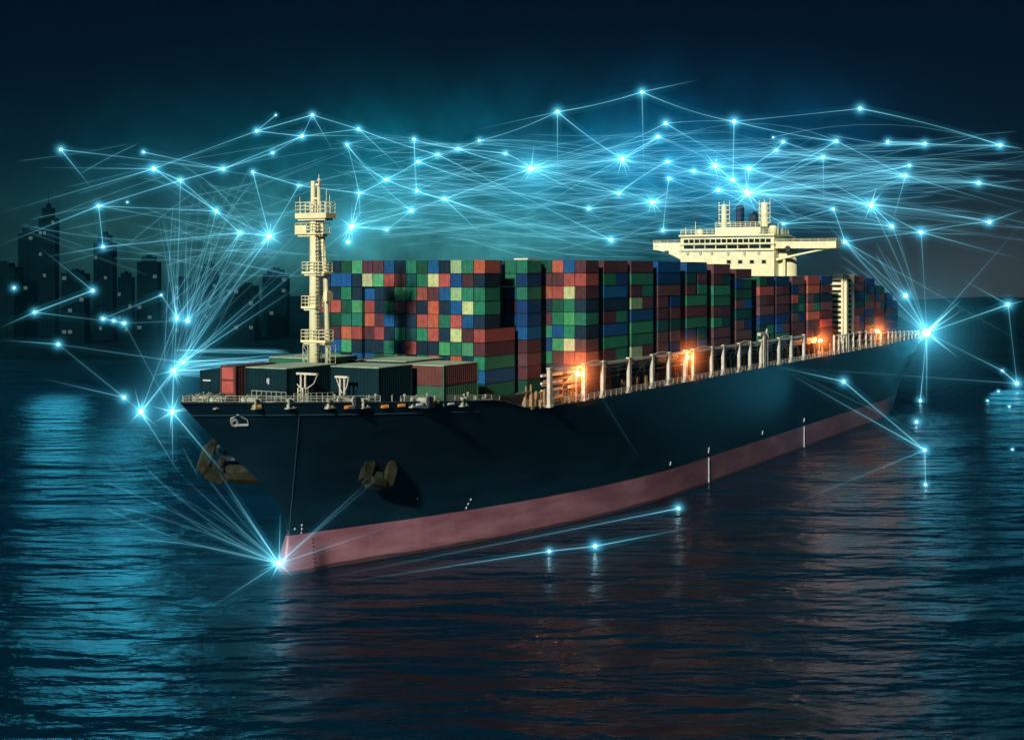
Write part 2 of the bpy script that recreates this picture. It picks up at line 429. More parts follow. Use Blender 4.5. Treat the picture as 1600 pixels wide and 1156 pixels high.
# white emblem painted on the bow: a low house outline with a ring
mb = MB()
mb.path([hp(*q) for q in [(360, 658), (360, 654), (371, 648), (386, 656), (388, 664), (386, 665), (368, 665)]], .10, 5)
for rr in (5.6, 3.6): mb.path([hp(366 + rr * math.cos(a), 660.5 + rr * math.sin(a)) for a in [k * math.pi / 8 for k in range(17)]], .085, 5)
mb.path([hp(370, 664), hp(386, 664)], .22, 5)
mb.build('bow_emblem', white_mark, ship)
# draught marks, load line ticks and tug marks
mb = MB()
for k in range(9): mb.path([hp(*q) for q in [(487 + k * .45, 842 + k * 6), (489.5 + k * .45, 842 + k * 6)]], .10, 4)
mb.build('draught_marks', dark_steel, ship)
mb = MB()
for x, y, d in [(735, 780, 1), (731, 787, 1), (728, 793, 1), (652, 779, 1), (1047, 724, 2), (1107, 703, 3), (1191, 676, 2), (1256, 656, 2), (460, 826, 1), (471, 820, 1), (471, 826, 1), (470, 832, 1)]:
    mb.path([hp(x + .6, y - 1.5 * d), hp(x - .6, y + 1.5 * d)], .13, 4)
for px in (1107, 1256):
    z = 0
    q = hull_at(px, {1107: 720, 1256: 668}[px]); mb.path([L(q[0], half(q[0], zz) + .06, zz) for zz in (6.4, 5, 3.5, 2, .3)], .16, 4)
mb.build('load_marks', white_mark, ship)
# hull fairlead pads just under the bulwark
for x, y, m in [(401, 634, orange_mat), (544, 636, orange_mat), (514, 636, rust_pipe), (601, 635, orange_mat), (627, 633, orange_mat), (655, 632, white_mark), (680, 629, orange_mat), (704, 630, white_mark)]:
    c = Vector(hp(x, y, .05)); b = MB(); b.box(-.75, .75, -.18, .18, -.28, .28); b.box(-.45, .45, -.24, .24, -.12, .12)
    o = b.build('fairlead', m, ship, bevel=.05); o.location = c
    q = hull_at(x, y); o.rotation_euler.z = -math.atan2(half(q[0] + 1, q[1]) - half(q[0] - 1, q[1]), 2)

# anchors: shank, crown and two flukes hung in a bolster
def anchor(loc, rz, tilt, roll, name='anchor', sc=1.0):
    e = empty(name); e.parent = ship; e.location = loc; e.rotation_euler = (tilt, roll, rz); e.scale = (sc, sc, sc)
    b = MB(); b.path([(0, 0, 3.4), (0, 0, 0)], [.42, .55], 8); b.prism([(-.8, -.7), (.8, -.7), (.6, .6), (-.6, .6)], 'z', -.5, .35)
    b.build('shank', anchor_mat, e, bevel=.06)
    b = MB(); b.prism([(-2.2, -.75), (2.2, -.75), (1.8, .75), (-1.8, .75)], 'z', -1.5, -.4); b.prism([(-1.2, -1.1), (1.2, -1.1), (1.2, 1.0), (-1.2, 1.0)], 'z', -1.8, -.75)
    b.build('crown', anchor_mat, e, bevel=.15)
    for sx in (-1, 1):
        b = MB()
        base = [(sx * 1.1, -.7), (sx * 2.5, -.7), (sx * 2.5, .6), (sx * 1.1, .6)]
        mid = [(sx * 1.0, -1.5), (sx * 2.7, -1.5), (sx * 2.6, -.5), (sx * 1.2, -.5)]
        tip = [(sx * 1.5, -1.75), (sx * 1.9, -1.75), (sx * 1.9, -1.45), (sx * 1.5, -1.45)]
        vs = [(x, y, z) for ring, z in ((base, -1.2), (mid, 1.0), (tip, 3.0)) for x, y in ring]
        fs = [(3, 2, 1, 0), (8, 9, 10, 11)] + [(r * 4 + k, r * 4 + (k + 1) % 4, r * 4 + 4 + (k + 1) % 4, r * 4 + 4 + k) for r in (0, 1) for k in range(4)]
        b.add(vs, fs); b.build('fluke', anchor_mat, e, bevel=.08)
    b = MB(); b.path([(1.5 * math.cos(a), 1.0 + .1 * math.sin(a), 3.4 + 1.2 * math.sin(a)) for a in [k * math.pi / 6 for k in range(13)]], .35, 6); b.build('bolster', dark_steel, e)
    return e
q = hull_at(580, 742); a1 = anchor(L(q[0], half(*q) + .9, q[1]), 0, R(-28), R(18), sc=1.3)
a1.rotation_euler.z = R(-25)
a2 = anchor(L(-7.6, -7.4, 18.9), R(140), R(-30), R(-22), sc=1.35)
b = MB()
for (c, rr) in (((-4.2, -1.5, 19.5), 0),):
    ring = []
    for k, (f, w, h) in enumerate(((0, 2.4, 2.6), (.35, 2.6, 2.9), (.8, 2.2, 2.3), (1, 1.5, 1.6))):
        cx = Vector((-1.0, -.8, 18.6)).lerp(Vector((-6.3, -7.0, 18.0)), f)
        for m in range(10):
            a_ = 2 * math.pi * m / 10; d_ = Vector((-5.3, -6.2, -.6)).normalized(); x_ = d_.cross(Vector((0, 0, 1))).normalized(); y_ = d_.cross(x_)
            p_ = cx + x_ * math.cos(a_) * w + y_ * math.sin(a_) * h; ring.append(L(*p_))
    b.add(ring, [(q_ * 10 + m, q_ * 10 + (m + 1) % 10, q_ * 10 + 10 + (m + 1) % 10, q_ * 10 + 10 + m) for q_ in range(3) for m in range(10)] + [tuple(30 + m for m in range(10))])
b.build('hawse_bolster', anchor_mat, ship, bevel=.12)

# ------------------------------------------------------------------ forecastle gear
def railing(pts, h, name='railing', mat=rail_mat, parent=ship, step=1.9, r=.055, mids=2):
    b = MB(); pts = [Vector(p) for p in pts]
    for p, q in zip(pts, pts[1:]):
        n = max(1, int((q - p).length / step))
        for k in range(n + (1 if q is pts[-1] else 0)):
            c = p.lerp(q, k / n); b.tube(c, c + Vector((0, 0, h)), r, n=5)
        for m in range(mids + 1):
            z = Vector((0, 0, h * (m + 1) / (mids + 1))); b.tube(p + z, q + z, r * .9, n=5)
    return b.build(name, mat, parent)
def edge_pts(s0, s1, n, side, inset, dz): return [L(s, side * max(.1, half(s, zdeck(s)) - inset), zdeck(s) + dz) for s in [lerp(s0, s1, k / n) for k in range(n + 1)]]
railing(edge_pts(-24.8, 6, 12, 1, .4, -.1), 1.25, r=.07)
railing(edge_pts(-24.8, -4, 8, -1, .4, -.1), 1.25, r=.07)
railing(edge_pts(10, 34, 10, 1, .4, -.1), 1.15, r=.06)
def winch(s, t, sc=1.0):
    z = zdeck(s) - .9; e = empty('mooring_winch'); e.parent = ship; e.location = L(s, t, z); e.scale = (sc, sc, sc)
    b = MB(); b.box(-1.1, 1.1, -1.8, 1.8, 0, .35); b.box(-.6, .6, -1.7, -1.3, .35, 1.9); b.box(-.6, .6, 1.2, 1.6, .35, 1.9); b.build('base', dark_steel, e)
    b = MB(); b.tube((0, -1.3, 1.2), (0, 1.2, 1.2), .55, n=12); b.tube((0, -1.3, 1.2), (0, -1.15, 1.2), 1.0, n=14); b.tube((0, 1.05, 1.2), (0, 1.2, 1.2), 1.0, n=14); b.tube((0, 1.6, 1.2), (0, 2.3, 1.2), .4, .55, n=10); b.build('drum', rail_mat, e)
for s, t in [(-17.5, 1.8), (-17, -2.2), (-13, 4.5), (-12.5, -4), (1, 13.5), (14, 19.8)]: winch(s, t)
for s, t in [(-21, .6), (-19.5, 2.6), (-14.5, 6.4), (-9.5, 9.2), (-3, 12.4), (3, 15.2), (13, 18.6), (24, 22.2)]:
    z = zdeck(s) - .9; b = MB()
    for d in (-.6, .6): b.tube(L(s + d, t, z), L(s + d, t, z + 1.5), .28, n=9); b.tube(L(s + d, t, z + 1.5), L(s + d, t, z + 1.65), .4, n=9)
    b.box(s - 1.1, s + 1.1, -t - .4, -t + .4, z, z + .2); b.build('bollard', rail_mat, ship)
# hose and stores derrick: lattice post with a T head
def tpost(s, t, h, arm, name, lat=True):
    z = zdeck(s) - .9; b = MB()
    if lat:
        for dx in (-.7, .7):
            for dy in (-.5, .5): b.tube(L(s + dx, t + dy, z), L(s + dx, t + dy, z + h * .6), .13, n=5)
        n = 5
        for k in range(n):
            z0 = z + h * .6 * k / n; z1 = z + h * .6 * (k + 1) / n
            for dy in (-.5, .5):
                b.tube(L(s - .7, t + dy, z0), L(s + .7, t + dy, z1), .07, n=4); b.tube(L(s - .7, t + dy, z1), L(s + .7, t + dy, z1), .07, n=4)
            b.tube(L(s - .7, t - .5, z0), L(s - .7, t + .5, z1), .07, n=4)
    b.tube(L(s, t - .45, z), L(s, t - .45, z + h), .17, n=6); b.tube(L(s, t + .45, z), L(s, t + .45, z + h), .17, n=6)
    o = b.build(name, white_steel, ship)
    b = MB(); b.box(s - .35, s + .35, -t - arm, -t + arm, z + h, z + h + .35)
    b.path([L(s, t - arm, z + h + .1), L(s, t - arm * .55, z + h - 1.3), L(s, t, z + h - 2.6)], .09, 5); b.path([L(s, t + arm, z + h + .1), L(s, t + arm * .75, z + h - 1.4), L(s, t + .3, z + h - 2.6)], .09, 5)
    b.build('arm', white_steel, o)
tpost(-3, 6.8, 5.4, 3.0, 'stores_derrick')
tpost(3.2, 10.4, 4.9, 1.3, 'vent_post', False)
railing([L(-8.4, .3, zdeck(-8.4) - .9), L(-8.6, 7.6, zdeck(-8) - .9)], 2.6, step=1.0, r=.06)
railing([L(-6.8, 7.8, zdeck(-6) - .9), L(2.0, 9.4, zdeck(2) - .9)], 2.4, step=1.2, r=.06)
# pipes and valves along the forecastle edge
random.seed(11)
for k in range(46):
    b = MB(); s = lerp(-10, 33, random.random()); t = half(s, zdeck(s)) - random.uniform(.8, 2.2); z = zdeck(s) - .9; h = random.uniform(.8, 2.3)
    b.tube(L(s, t, z), L(s, t, z + h), random.uniform(.06, .16), n=5)
    if random.random() < .6: b.tube(L(s, t, z + h * .8), L(s + random.uniform(-1.5, 1.5), t + random.uniform(-.6, .6), z + h * .8), .07, n=4)
    if random.random() < .5: b.sphere(L(s, t, z + h), .25, 7, 5)
    b.build('standpipe', rail_mat, ship)

# deck cargo boxes on the forecastle, each a thing of its own
def cargo(s0, s1, t0, t1, z1, label, mat=navy_box, tiers=None, top=teal_top):
    z0 = zdeck(s0) - .9; c = wp((s0 + s1) / 2, (t0 + t1) / 2, z0); e = empty('cargo_box', c, ROT); tag(e, label, 'cargo box', 'dark boxes standing on the forecastle')
    hx, hy, h = (s1 - s0) / 2, (t1 - t0) / 2, z1 - z0
    b = MB(); tiers = tiers or [mat]; n = len(tiers)
    for k, m in enumerate(tiers):
        za, zb = h * k / n + (.06 if k else 0), h * (k + 1) / n - .06
        b.box(-hx, hx, -hy, hy, za, zb, k)
        nr = int(hy * 2 / .7)
        for r_ in range(nr):
            y = lerp(-hy, hy, (r_ + .5) / nr); b.box(-hx - .05, -hx + .02, y - .16, y + .16, za + .2, zb - .2, k)
        nr = int(hx * 2 / .7)
        for r_ in range(nr):
            x = lerp(-hx, hx, (r_ + .5) / nr); b.box(x - .16, x + .16, -hy - .05, -hy + .02, za + .2, zb - .2, k)
    b.build('walls', tiers, e)
    if n > 1:
        b = MB(); b.box(-hx + .1, hx - .1, -hy + .1, hy - .1, h / n - .06, h / n + .06); b.build('gap_shade', black_mat, e)  # near-black slab: the shade between tiers put into its colour
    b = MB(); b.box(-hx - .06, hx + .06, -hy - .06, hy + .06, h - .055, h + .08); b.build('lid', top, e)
    for sx in (-1, 1):
        for sy in (-1, 1): b = MB(); b.box(sx * hx - .12, sx * hx + .12, sy * hy - .12, sy * hy + .12, 0, h - .06); b.build('corner_post', tiers[0], e)
    return e, hx, hy, h
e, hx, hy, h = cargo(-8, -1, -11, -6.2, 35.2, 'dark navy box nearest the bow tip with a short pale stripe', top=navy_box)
b = MB(); b.box(-hx - .08, -hx - .052, .2, 1.9, h - 1.75, h - 1.5); b.build('stripe', white_mark, e)
e, hx, hy, h = cargo(-8.6, 2, -6, -3.0, 36.2, 'narrow dark box with two red panels on its end, one above the other', mat=maroon_mat, top=maroon_mat)
for k in range(2):
    b = MB(); b.box(-hx - .12, -hx - .055, -hy + .35, hy - .2, h - 2.2 - k * 2.3, h - .25 - k * 2.3)
    for r_ in range(5): b.box(-hx - .17, -hx - .12, -hy + .55 + r_ * .45, -hy + .68 + r_ * .45, h - 2.05 - k * 2.3, h - .4 - k * 2.3)
    b.build('end_panel', red_mat, e)
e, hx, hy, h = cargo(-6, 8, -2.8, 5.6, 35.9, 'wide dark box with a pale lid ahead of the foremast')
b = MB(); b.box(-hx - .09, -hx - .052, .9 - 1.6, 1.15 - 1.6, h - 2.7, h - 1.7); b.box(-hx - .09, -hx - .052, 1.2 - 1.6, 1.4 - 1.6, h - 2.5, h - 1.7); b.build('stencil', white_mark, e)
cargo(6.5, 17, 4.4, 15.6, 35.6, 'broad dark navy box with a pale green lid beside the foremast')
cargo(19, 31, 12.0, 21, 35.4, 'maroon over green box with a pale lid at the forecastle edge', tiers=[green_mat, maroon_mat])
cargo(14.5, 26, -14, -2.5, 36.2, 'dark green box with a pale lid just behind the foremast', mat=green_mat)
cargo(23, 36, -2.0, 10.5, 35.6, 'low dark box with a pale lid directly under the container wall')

# ------------------------------------------------------------------ foremast
MS, MT = 9.5, 0
mast = empty('foremast'); mast.parent = ship; mast.location = L(MS, MT, zdeck(MS) - .9)
ZB = zdeck(MS) - .9
def mz(py): return CAMZ - (py - HOR) / F * 250.4 - ZB       # height above the mast foot of a photo row
b = MB(); b.path([(0, 0, 0), (0, 0, mz(425)), (0, 0, mz(340))], [1.05, .92, .85], 18); b.build('column', cream, mast, smooth=True)
# ladder leg on the port quarter
b = MB(); b.path([(.6, -2.5, mz(572)), (.5, -1.95, mz(430)), (.4, -1.2, mz(345))], [.5, .46, .4], 12); b.build('side_column', cream, mast, smooth=True)
b = MB()
for k in range(44):
    z = lerp(mz(600), mz(346), k / 44); y = lerp(-1.3, -1.0, k / 44); b.tube((-1.1, y - .75, z), (-1.1, y + .1, z), .075, n=4)
for dy in (-.75, .1): b.tube((-1.1, -1.6 + dy, mz(602)), (-1.1, -1.2 + dy, mz(345)), .075, n=5)
for k in range(8):
    z = lerp(mz(585), mz(362), k / 7); b.path([(-1.1 - .75 * math.sin(a), -1.75 + .75 * math.cos(a), z) for a in [j * math.pi / 6 for j in range(7)]], .06, 4)
b.build('ladder', dark_steel, mast)
def platform(py, y0, y1, x0, x1, th, rh, name='platform'):
    z = mz(py); b = MB(); b.box(x0, x1, -y1, -y0, z, z + th); b.box(x0 + .3, x1 - .3, -y1 + .4, -y0 - .4, z - .35, z)
    p = b.build(name, cream, mast, bevel=.06)
    railing([(x0 + .1, -y0 - .1, z + th), (x0 + .1, -y1 + .1, z + th), (x1 - .1, -y1 + .1, z + th), (x1 - .1, -y0 - .1, z + th), (x0 + .1, -y0 - .1, z + th)], rh, parent=p, mat=cream, step=1.1, r=.07)
    return p
platform(342, -3.3, 3.5, -1.5, 1.5, 1.0, 1.9)
p = platform(367, -3.6, 2.6, -1.1, 1.1, .35, 1.7)
b = MB(); b.box(-1.2, -1.05, 1.0, 3.5, mz(366), mz(352)); b.build('side_screen', cream, p)
platform(428, -2.0, 3.0, -1.3, 1.3, .4, 1.7); platform(482, -2.2, 1.0, -1.2, 1.2, .4, 1.8); platform(535, -2.2, 3.2, -1.3, 1.3, .45, 1.8)
b = MB(); b.box(-.9, .9, -3.3, -2.5, mz(470), mz(456)); b.box(-.6, .6, -3.1, -2.7, mz(456), mz(454)); b.build('equipment_cabinet', cream, mast)
b = MB(); b.path([(0, .35, mz(342)), (0, .35, mz(283))], [.48, .42], 10); b.path([(0, -.9, mz(342)), (0, -.9, mz(290))], [.36, .3], 10); b.box(-.3, .3, -.9, .35, mz(312), mz(309)); b.path([(0, -.9, mz(290)), (0, -.9, mz(273))], [.12, .05], 6); b.sphere((0, -.9, mz(282)), .32, 8, 6); b.box(-.5, .5, -1.3, -.5, mz(291), mz(287))
b.path([(-.9, -3.2, mz(338)), (-.9, -3.2, mz(296))], .06, 5); b.path([(.9, -2.6, mz(338)), (.9, -2.6, mz(305))], .06, 5); b.path([(-.9, 2.6, mz(338)), (-.9, 2.6, mz(308))], .06, 5)
b.build('signal_post', cream, mast)
# scaffold-like cage round the mast foot
for yy in (1.5, -3.4):
    b = MB()
    for dx in (-.8, .8):
        for dy in (-.5, .5): b.tube((dx, yy + dy, 0), (dx, yy + dy, mz(538)), .07, n=5)
    for k in range(9):
        z = lerp(.5, mz(540), k / 8)
        b.tube((-.8, yy - .5, z), (-.8, yy + .5, z), .06, n=4); b.tube((-.8, yy - .5, z), (.8, yy - .5, z), .06, n=4)
        if k < 8: b.tube((-.8, yy - .5, z), (-.8, yy + .5, lerp(.5, mz(540), (k + 1) / 8)), .05, n=4)
    b.build('access_cage', rail_mat, mast)

# ------------------------------------------------------------------ bridge
br = empty('bridge_house'); br.parent = ship; br.location = L(237, 0, 26)
def bz(py): return CAMZ - (py - HOR) / F * 450 - 26
T0, T1 = -20.9, 10.7                                            # starboard and port ends of the house front
def bb(b, s0, s1, t0, t1, z0, z1, mi=0): b.box(s0, s1, -t1, -t0, z0, z1, mi)
b = MB(); bb(b, 0, 22, T0, T1, 0, bz(369)); bb(b, 1, 19, T0 - .2, T1 + .2, bz(395), bz(393)); b.build('house', cream, br)
b = MB(); bb(b, -.7, 16, T0 + .2, T1 - .2, bz(391.6), bz(389.6)); bb(b, -.6, 18, T0 - .3, T1 + .3, bz(382.0), bz(380.6)); bb(b, -.9, 18, T0 - .3, T1 + .3, bz(369), bz(366)); b.build('deck_edge', cream, br)
def window_row(y0, y1, n, name):
    w = (T1 - T0 - 2.0) / n
    for k in range(n):
        a = T0 + 1.0 + w * k
        f = MB(); bb(f, -.16, -.02, a + .1, a + w - .1, bz(y1), bz(y0)); o = f.build(name, glass, br)
        g = MB(); bb(g, -.26, -.16, a - .05, a + .22, bz(y1) - .1, bz(y0) + .1); bb(g, -.24, -.16, a + .22, a + w - .1, bz(y1) - .1, bz(y1) + .12); g.build('mullion', cream, o)
window_row(382.9, 389.0, 8, 'bridge_window')
window_row(373.4, 379.8, 16, 'upper_window')
for px in (1139.7, 1157.4, 1175.4, 1193.6):
    t = T0 + (px - 1063) / (1209 - 1063) * (T1 - T0)
    b = MB(); bb(b, -.14, -.02, t - .62, t + .62, bz(412), bz(406.5)); o = b.build('porthole', glass, br, bevel=.05)
    b = MB()
    for a0, a1, c0, c1 in ((-.85, -.62, 412.6, 406), (.62, .85, 412.6, 406)): bb(b, -.2, -.02, t + a0, t + a1, bz(c0), bz(c1))
    b.build('frame', cream_dim, o)
for px in (1075, 1095, 1113, 1139, 1164, 1186):
    t = T0 + (px - 1063) / (1209 - 1063) * (T1 - T0); b = MB(); b.tube((-.05, -t, bz(395)), (-.55, -t, bz(395)), .5, n=10); b.tube((-.4, -t, bz(395)), (-.4, -t, bz(399)), .12, n=5); b.build('deck_lamp', cream_dim, br)
# wings with curved brackets
for side, t_in, t_out in ((1, T1, 30.2), (-1, T0, -31)):
    b = MB()
    x = [(0, .0), (1, .0)]
    def wz(py): return bz(py)
    poly = [(-t_in, wz(378)), (-t_out, wz(378)), (-t_out, wz(389)), (-lerp(t_in, t_out, .97), wz(389.6))]
    for k in range(9):
        f = k / 8; poly.append((-lerp(t_out, t_in, .06 + .94 * f), wz(389.5 + 17 * f ** 1.5)))
    if side == 1:
        # open bracket: upper deck beam and a separate raking strut
        beam = [(-t_in, wz(378)), (-t_out, wz(378)), (-t_out, wz(388.5)), (-lerp(t_in, t_out, .86), wz(389)), (-t_in, wz(388.5))]
        b.prism(beam, 'x', 1.0, 6.5)
        st = []
        for k in range(9):
            f = k / 8; st.append((-lerp(t_out - .4, t_in, f), wz(389 + 18.5 * f ** 1.25)))
        for k in range(8, -1, -1):
            f = k / 8; st.append((-lerp(t_out - 2.5, t_in, f), wz(388.8 + 15.2 * f ** 1.25)))
        b.prism(st, 'x', 2.2, 3.6); b.tube((2.9, -lerp(t_in, t_out, .12), wz(404)), (2.9, -lerp(t_in, t_out, .12), wz(432)), .5, n=8)
    else: b.prism(poly, 'x', 1.0, 6.5)
    w = b.build('bridge_wing', cream, br)
    railing([(1.2, -t_in, bz(378)), (1.2, -t_out, bz(378)), (6.3, -t_out, bz(378))], .8, parent=w, mat=cream, step=2.5, r=.06, mids=1)
b = MB(); b.path([(8, -T1 - 1.2, 0), (8, -T1 - 1.2, bz(384))], 3.6, 18); b.build('stair_trunk', cream, br, smooth=True)
b = MB(); b.tube((.9, -T1 - 4.1, bz(389)), (4.4, -T1 - 4.1, bz(389)), .9, n=12); b.build('port_light', dark_steel, br)
b = MB(); bb(b, -.0, .9, -26.6, -25.4, bz(395), bz(391)); b.build('wing_light', dark_steel, br)
# upper house, funnel casing and masts
u0, u1 = T0 + 10.8, T1 - 5.5
b = MB(); bb(b, 3, 14, u0, u1, bz(369), bz(354.5)); b.build('upper_house', cream, br)
railing([(3.1, -u0, bz(354.5)), (3.1, -u1, bz(354.5)), (13.8, -u1, bz(354.5))], 1.6, parent=br, mat=cream, step=1.6, r=.08)
for pa, pb in ((T0, u0), (u1, T1)): railing([(.2, -pa, bz(366)), (.2, -pb, bz(366)), (15, -pb, bz(366))], 1.7, parent=br, mat=cream, step=1.6, r=.08)
b = MB(); bb(b, 6, 14.2, u0 + 4.3, u1 - .4, bz(354.5), bz(350.5)); b.build('funnel_casing', funnel_mat, br, bevel=.1)
fu = MB(); c = u0 + 6.6; bb(fu, 7, 10, c - 1.0, c + 1.0, bz(350.5), bz(319.5)); bb(fu, 7.5, 9.5, c - .7, c + .7, bz(319.5), bz(317.8)); fu.build('funnel', funnel_mat, br, bevel=.35)
fu = MB(); c = u0 + 11.4; bb(fu, 7, 9.5, c - 1.5, c + 1.2, bz(350.5), bz(333)); fu.path([(8.4, -c, bz(333)), (9, -c - .2, bz(330))], .8, 10); fu.build('exhaust_stack', funnel_mat, br, bevel=.3)
def signal_mast(t, top, w, name):
    b = MB(); b.path([(5, -t, bz(354)), (5, -t, bz(top))], [w, w * .85], 10)
    for k in range(5):
        z = lerp(bz(348), bz(top + 2), k / 4); b.box(4.6, 5.4, -t - 2.0, -t + 1.8, z - .1, z + .1); b.tube((5, -t - 1.9, z), (5, -t - 1.9, z + 1.5), .12, n=4); b.tube((5, -t + 1.7, z), (5, -t + 1.7, z + 1.2), .12, n=4)
    b.tube((5, -t, bz(top)), (5, -t, bz(top - 6)), .12, .05, 5); b.build(name, cream, br)
signal_mast(u0 + 2.3, 317.5, .95, 'radar_mast'); signal_mast(u1 + .6, 316, 1.25, 'radar_mast')
for t, y, w in ((T0 + 4.8, 356, 1.1), (T1 - 2.0, 352, 1.3)):
    b = MB(); b.path([(5, -t, bz(366)), (5, -t, bz(y + 2)), (5, -t, bz(y))], [w, w, w * .5], 12); b.build('radome', cream, br, smooth=True)
for t, y in ((T0 + .6, 353), (T0 + 4.0, 344), (T1 + .3, 349), (T1 + 1.6, 356)):
    b = MB(); b.path([(3, -t, bz(366)), (3, -t, bz(y))], [.16, .07], 5); b.build('whip_aerial', cream, br)

# ------------------------------------------------------------------ port-side gallery of white posts and beams
posts = [859, 913, 942, 983, 1019, 1045, 1071, 1083, 1112, 1130, 1155, 1172, 1189, 1217, 1236, 1256]
def s_at(px, t):
    r = (px - 800) / F; a = Vector(FOOT) + V * t
    return (a.x - r * a.y) / (r * U.y - U.x)
gal = empty('side_gallery'); gal.parent = ship; gal.location = L(0, 0, 25.8)
GT = 26.7; GH = 7.4
PS = [s_at(p, GT) for p in posts]
for k, s in enumerate(PS):
    w = .62 if k in (0, 1, 3, 7) else .55
    b = MB(); b.box(s - w, s + w, -GT - .35, -GT + .35, 0, GH); b.box(s - w - .2, s + w + .2, -GT - .5, -GT + .5, 0, .5); b.box(s - w - .15, s + w + .15, -GT - .42, -GT + .42, GH, GH + .3)
    b.build('post', white_steel, gal, bevel=.05)
for s0, s1 in zip(PS, PS[1:]):
    if s1 - s0 < 5: continue
    b = MB(); b.box(s0 + .65, s1 - .65, -GT - .24, -GT + .24, GH - .6, GH - .02); b.build('beam', white_steel, gal)
b = MB()
for k, (s0, s1) in enumerate(zip(PS, PS[1:])):
    if k % 3 == 1:
        b.path([(lerp(s0, s1, f), -GT, GH + .05 + .45 * math.sin(f * math.pi)) for f in [j / 8 for j in range(9)]], .14, 5)
    if k in (0, 3, 6, 9, 12):
        b.tube((s0, -GT + .3, 1), (s1, -GT + 1.2, GH - .6), .13, n=5)
    for j in range(3): b.tube((s0, -GT + .9 + j * .4, GH - 1.2 - j * 1.1), (s1, -GT + .9 + j * .4, GH - 1.2 - j * 1.1), .10, n=4)
b.build('bracing', white_steel, gal)
# low rail right along the sheer and clutter behind it
railing([L(s, half(s, zdeck(s)) - .35, zdeck(s)) for s in [42 + k * 8 for k in range(38)]], 1.3, step=2.6, r=.075, mat=white_steel)
random.seed(5); rest = MB()
for k in range(250):
    s = lerp(44, 345, random.random() if k > 90 else random.random() ** 1.4); t = random.uniform(22.5, 26.0); z = 25.8; h = random.uniform(.8, 3.4); w = random.uniform(.15, .55)
    b = rest if k > 90 else MB()
    if random.random() < .6: b.box(s - w, s + w, -t - w * .6, -t + w * .6, z, z + h); b.box(s - w * .6, s + w * .6, -t - w * .3, -t + w * .3, z + h, z + h + .25)
    else: b.tube(L(s, t, z), L(s, t, z + h * 1.4), w * .4, n=6); b.tube(L(s, t, z + h), L(s + random.uniform(-4, 4), t, z + h), .12, n=5)
    if k <= 90: b.build('deck_vent', rust_pipe, ship)
tag(rest.build('deck_pipework', rust_pipe, ship), kind='stuff')
for s in (50, 62): 
    for k in range(4):
        b = MB(); b.box(s - 1 + 1, s + 9, -24.6, -24.2, 27 + k * 1.5, 27.5 + k * 1.5); b.build('cross_girder', white_steel, ship)
# poop posts
aft = [1300, 1307, 1314, 1322, 1330, 1340, 1350, 1358, 1364, 1373, 1385, 1391, 1397, 1404, 1411, 1418, 1424, 1430, 1436]
for k, px in enumerate(aft):
    s = s_at(px, 26.3); h = 6.2 if s < 290 else lerp(5.6, 3.2, (s - 290) / 80); tt = half(s, 26) - .5; b = MB(); b.box(s - .42, s + .42, -tt - .3, -tt + .3, 0, h); b.box(s - .55, s + .55, -tt - .4, -tt + .4, 0, .4); b.build('post', white_steel, gal, bevel=.04)
    if k:
        s0 = s_at(aft[k - 1], 26.3); t0 = half(s0, 26) - .5; b = MB(); b.tube((s0 + .45, -t0, h - .4), (s - .45, -tt, h - .4), .2, n=6); b.tube((s0 + .45, -t0, h * .5), (s - .45, -tt, h * .5), .12, n=5); b.build('beam', white_steel, gal)
# hose crane tower amidships and the tall slotted vent tower aft
b = MB(); s = s_at(1192, GT); b.box(s - 1.0, s + 1.0, -GT - .6, -GT + .6, 25.8, 34.6); b.box(s - 3.4, s + 1.2, -GT - .5, -GT + .5, 34.6, 35.5); b.path([L(s + 2, GT, 34), L(s + 3.4, GT, 36.2), L(s + 4.6, GT, 33.6)], .22, 6); b.tube(L(s + 3, GT, 25.8), L(s + 3, GT, 33.5), .5, n=8); b.build('hose_crane', white_steel, ship, bevel=.06)
s = s_at(1316, 26); s1 = s_at(1334, 26)
vt = MB(); vt.box(s, s1, -26.2, -22, 25.8, 51.2); vt.box(s + 1, s + 3, -27.2, -26.2, 25.8, 50); o = vt.build('vent_tower', cream, ship, bevel=.08)
for k in range(12):
    z = 30 + k * 1.7
    b = MB(); b.box(s + 4.2, s1 - 4.5, -26.32, -26.2, z, z + .8); b.build('louvre', black_mat, o)
    b = MB(); b.box(s - .12, s, -25.6, -22.8, z, z + .8); b.build('louvre', black_mat, o)

# ------------------------------------------------------------------ floodlights (lit, orange)
random.seed(9)
for px, py, tt, pw in [(900, 584, 26.3, 2500), (1071, 558, 26.4, 2500), (1280, 532, 26.2, 4500), (1369, 517, 26.0, 4500)]:
    s = s_at(px, tt); w = wp(s, tt, 0); z = CAMZ - (py - HOR) / F * w.y
    fl = empty('floodlight'); fl.parent = ship; fl.location = L(s, tt, z)
    b = MB(); b.tube((0, 0, -5.5), (0, 0, -.4), .12, n=6); b.box(-.7, .7, -.1, .5, -.35, .35); b.build('bracket', rail_mat, fl)
    b = MB(); b.sphere((0, -.45, 0), .42, 12, 8); b.build('lens', lamp_core, fl)
    b = MB()
    for k in range(14):
        f = (k + 1) / 14; b.sphere((0, -.6, 0), .45 + 6.2 * f ** 1.7, 20, 12, g=2.1 * (1 - f) ** 1.8 + .03)
    b.build('halo', lamp_halo, fl, attr=True, norm=False, smooth=True)
    ld = bpy.data.lights.new('floodlight_lamp', 'POINT'); ld.energy = pw; ld.color = (1, .30, .07); ld.shadow_soft_size = 1.2
    lo = bpy.data.objects.new('floodlight_lamp', ld); COL.objects.link(lo); lo.parent = fl; lo.location = (0, -1.0, .2)

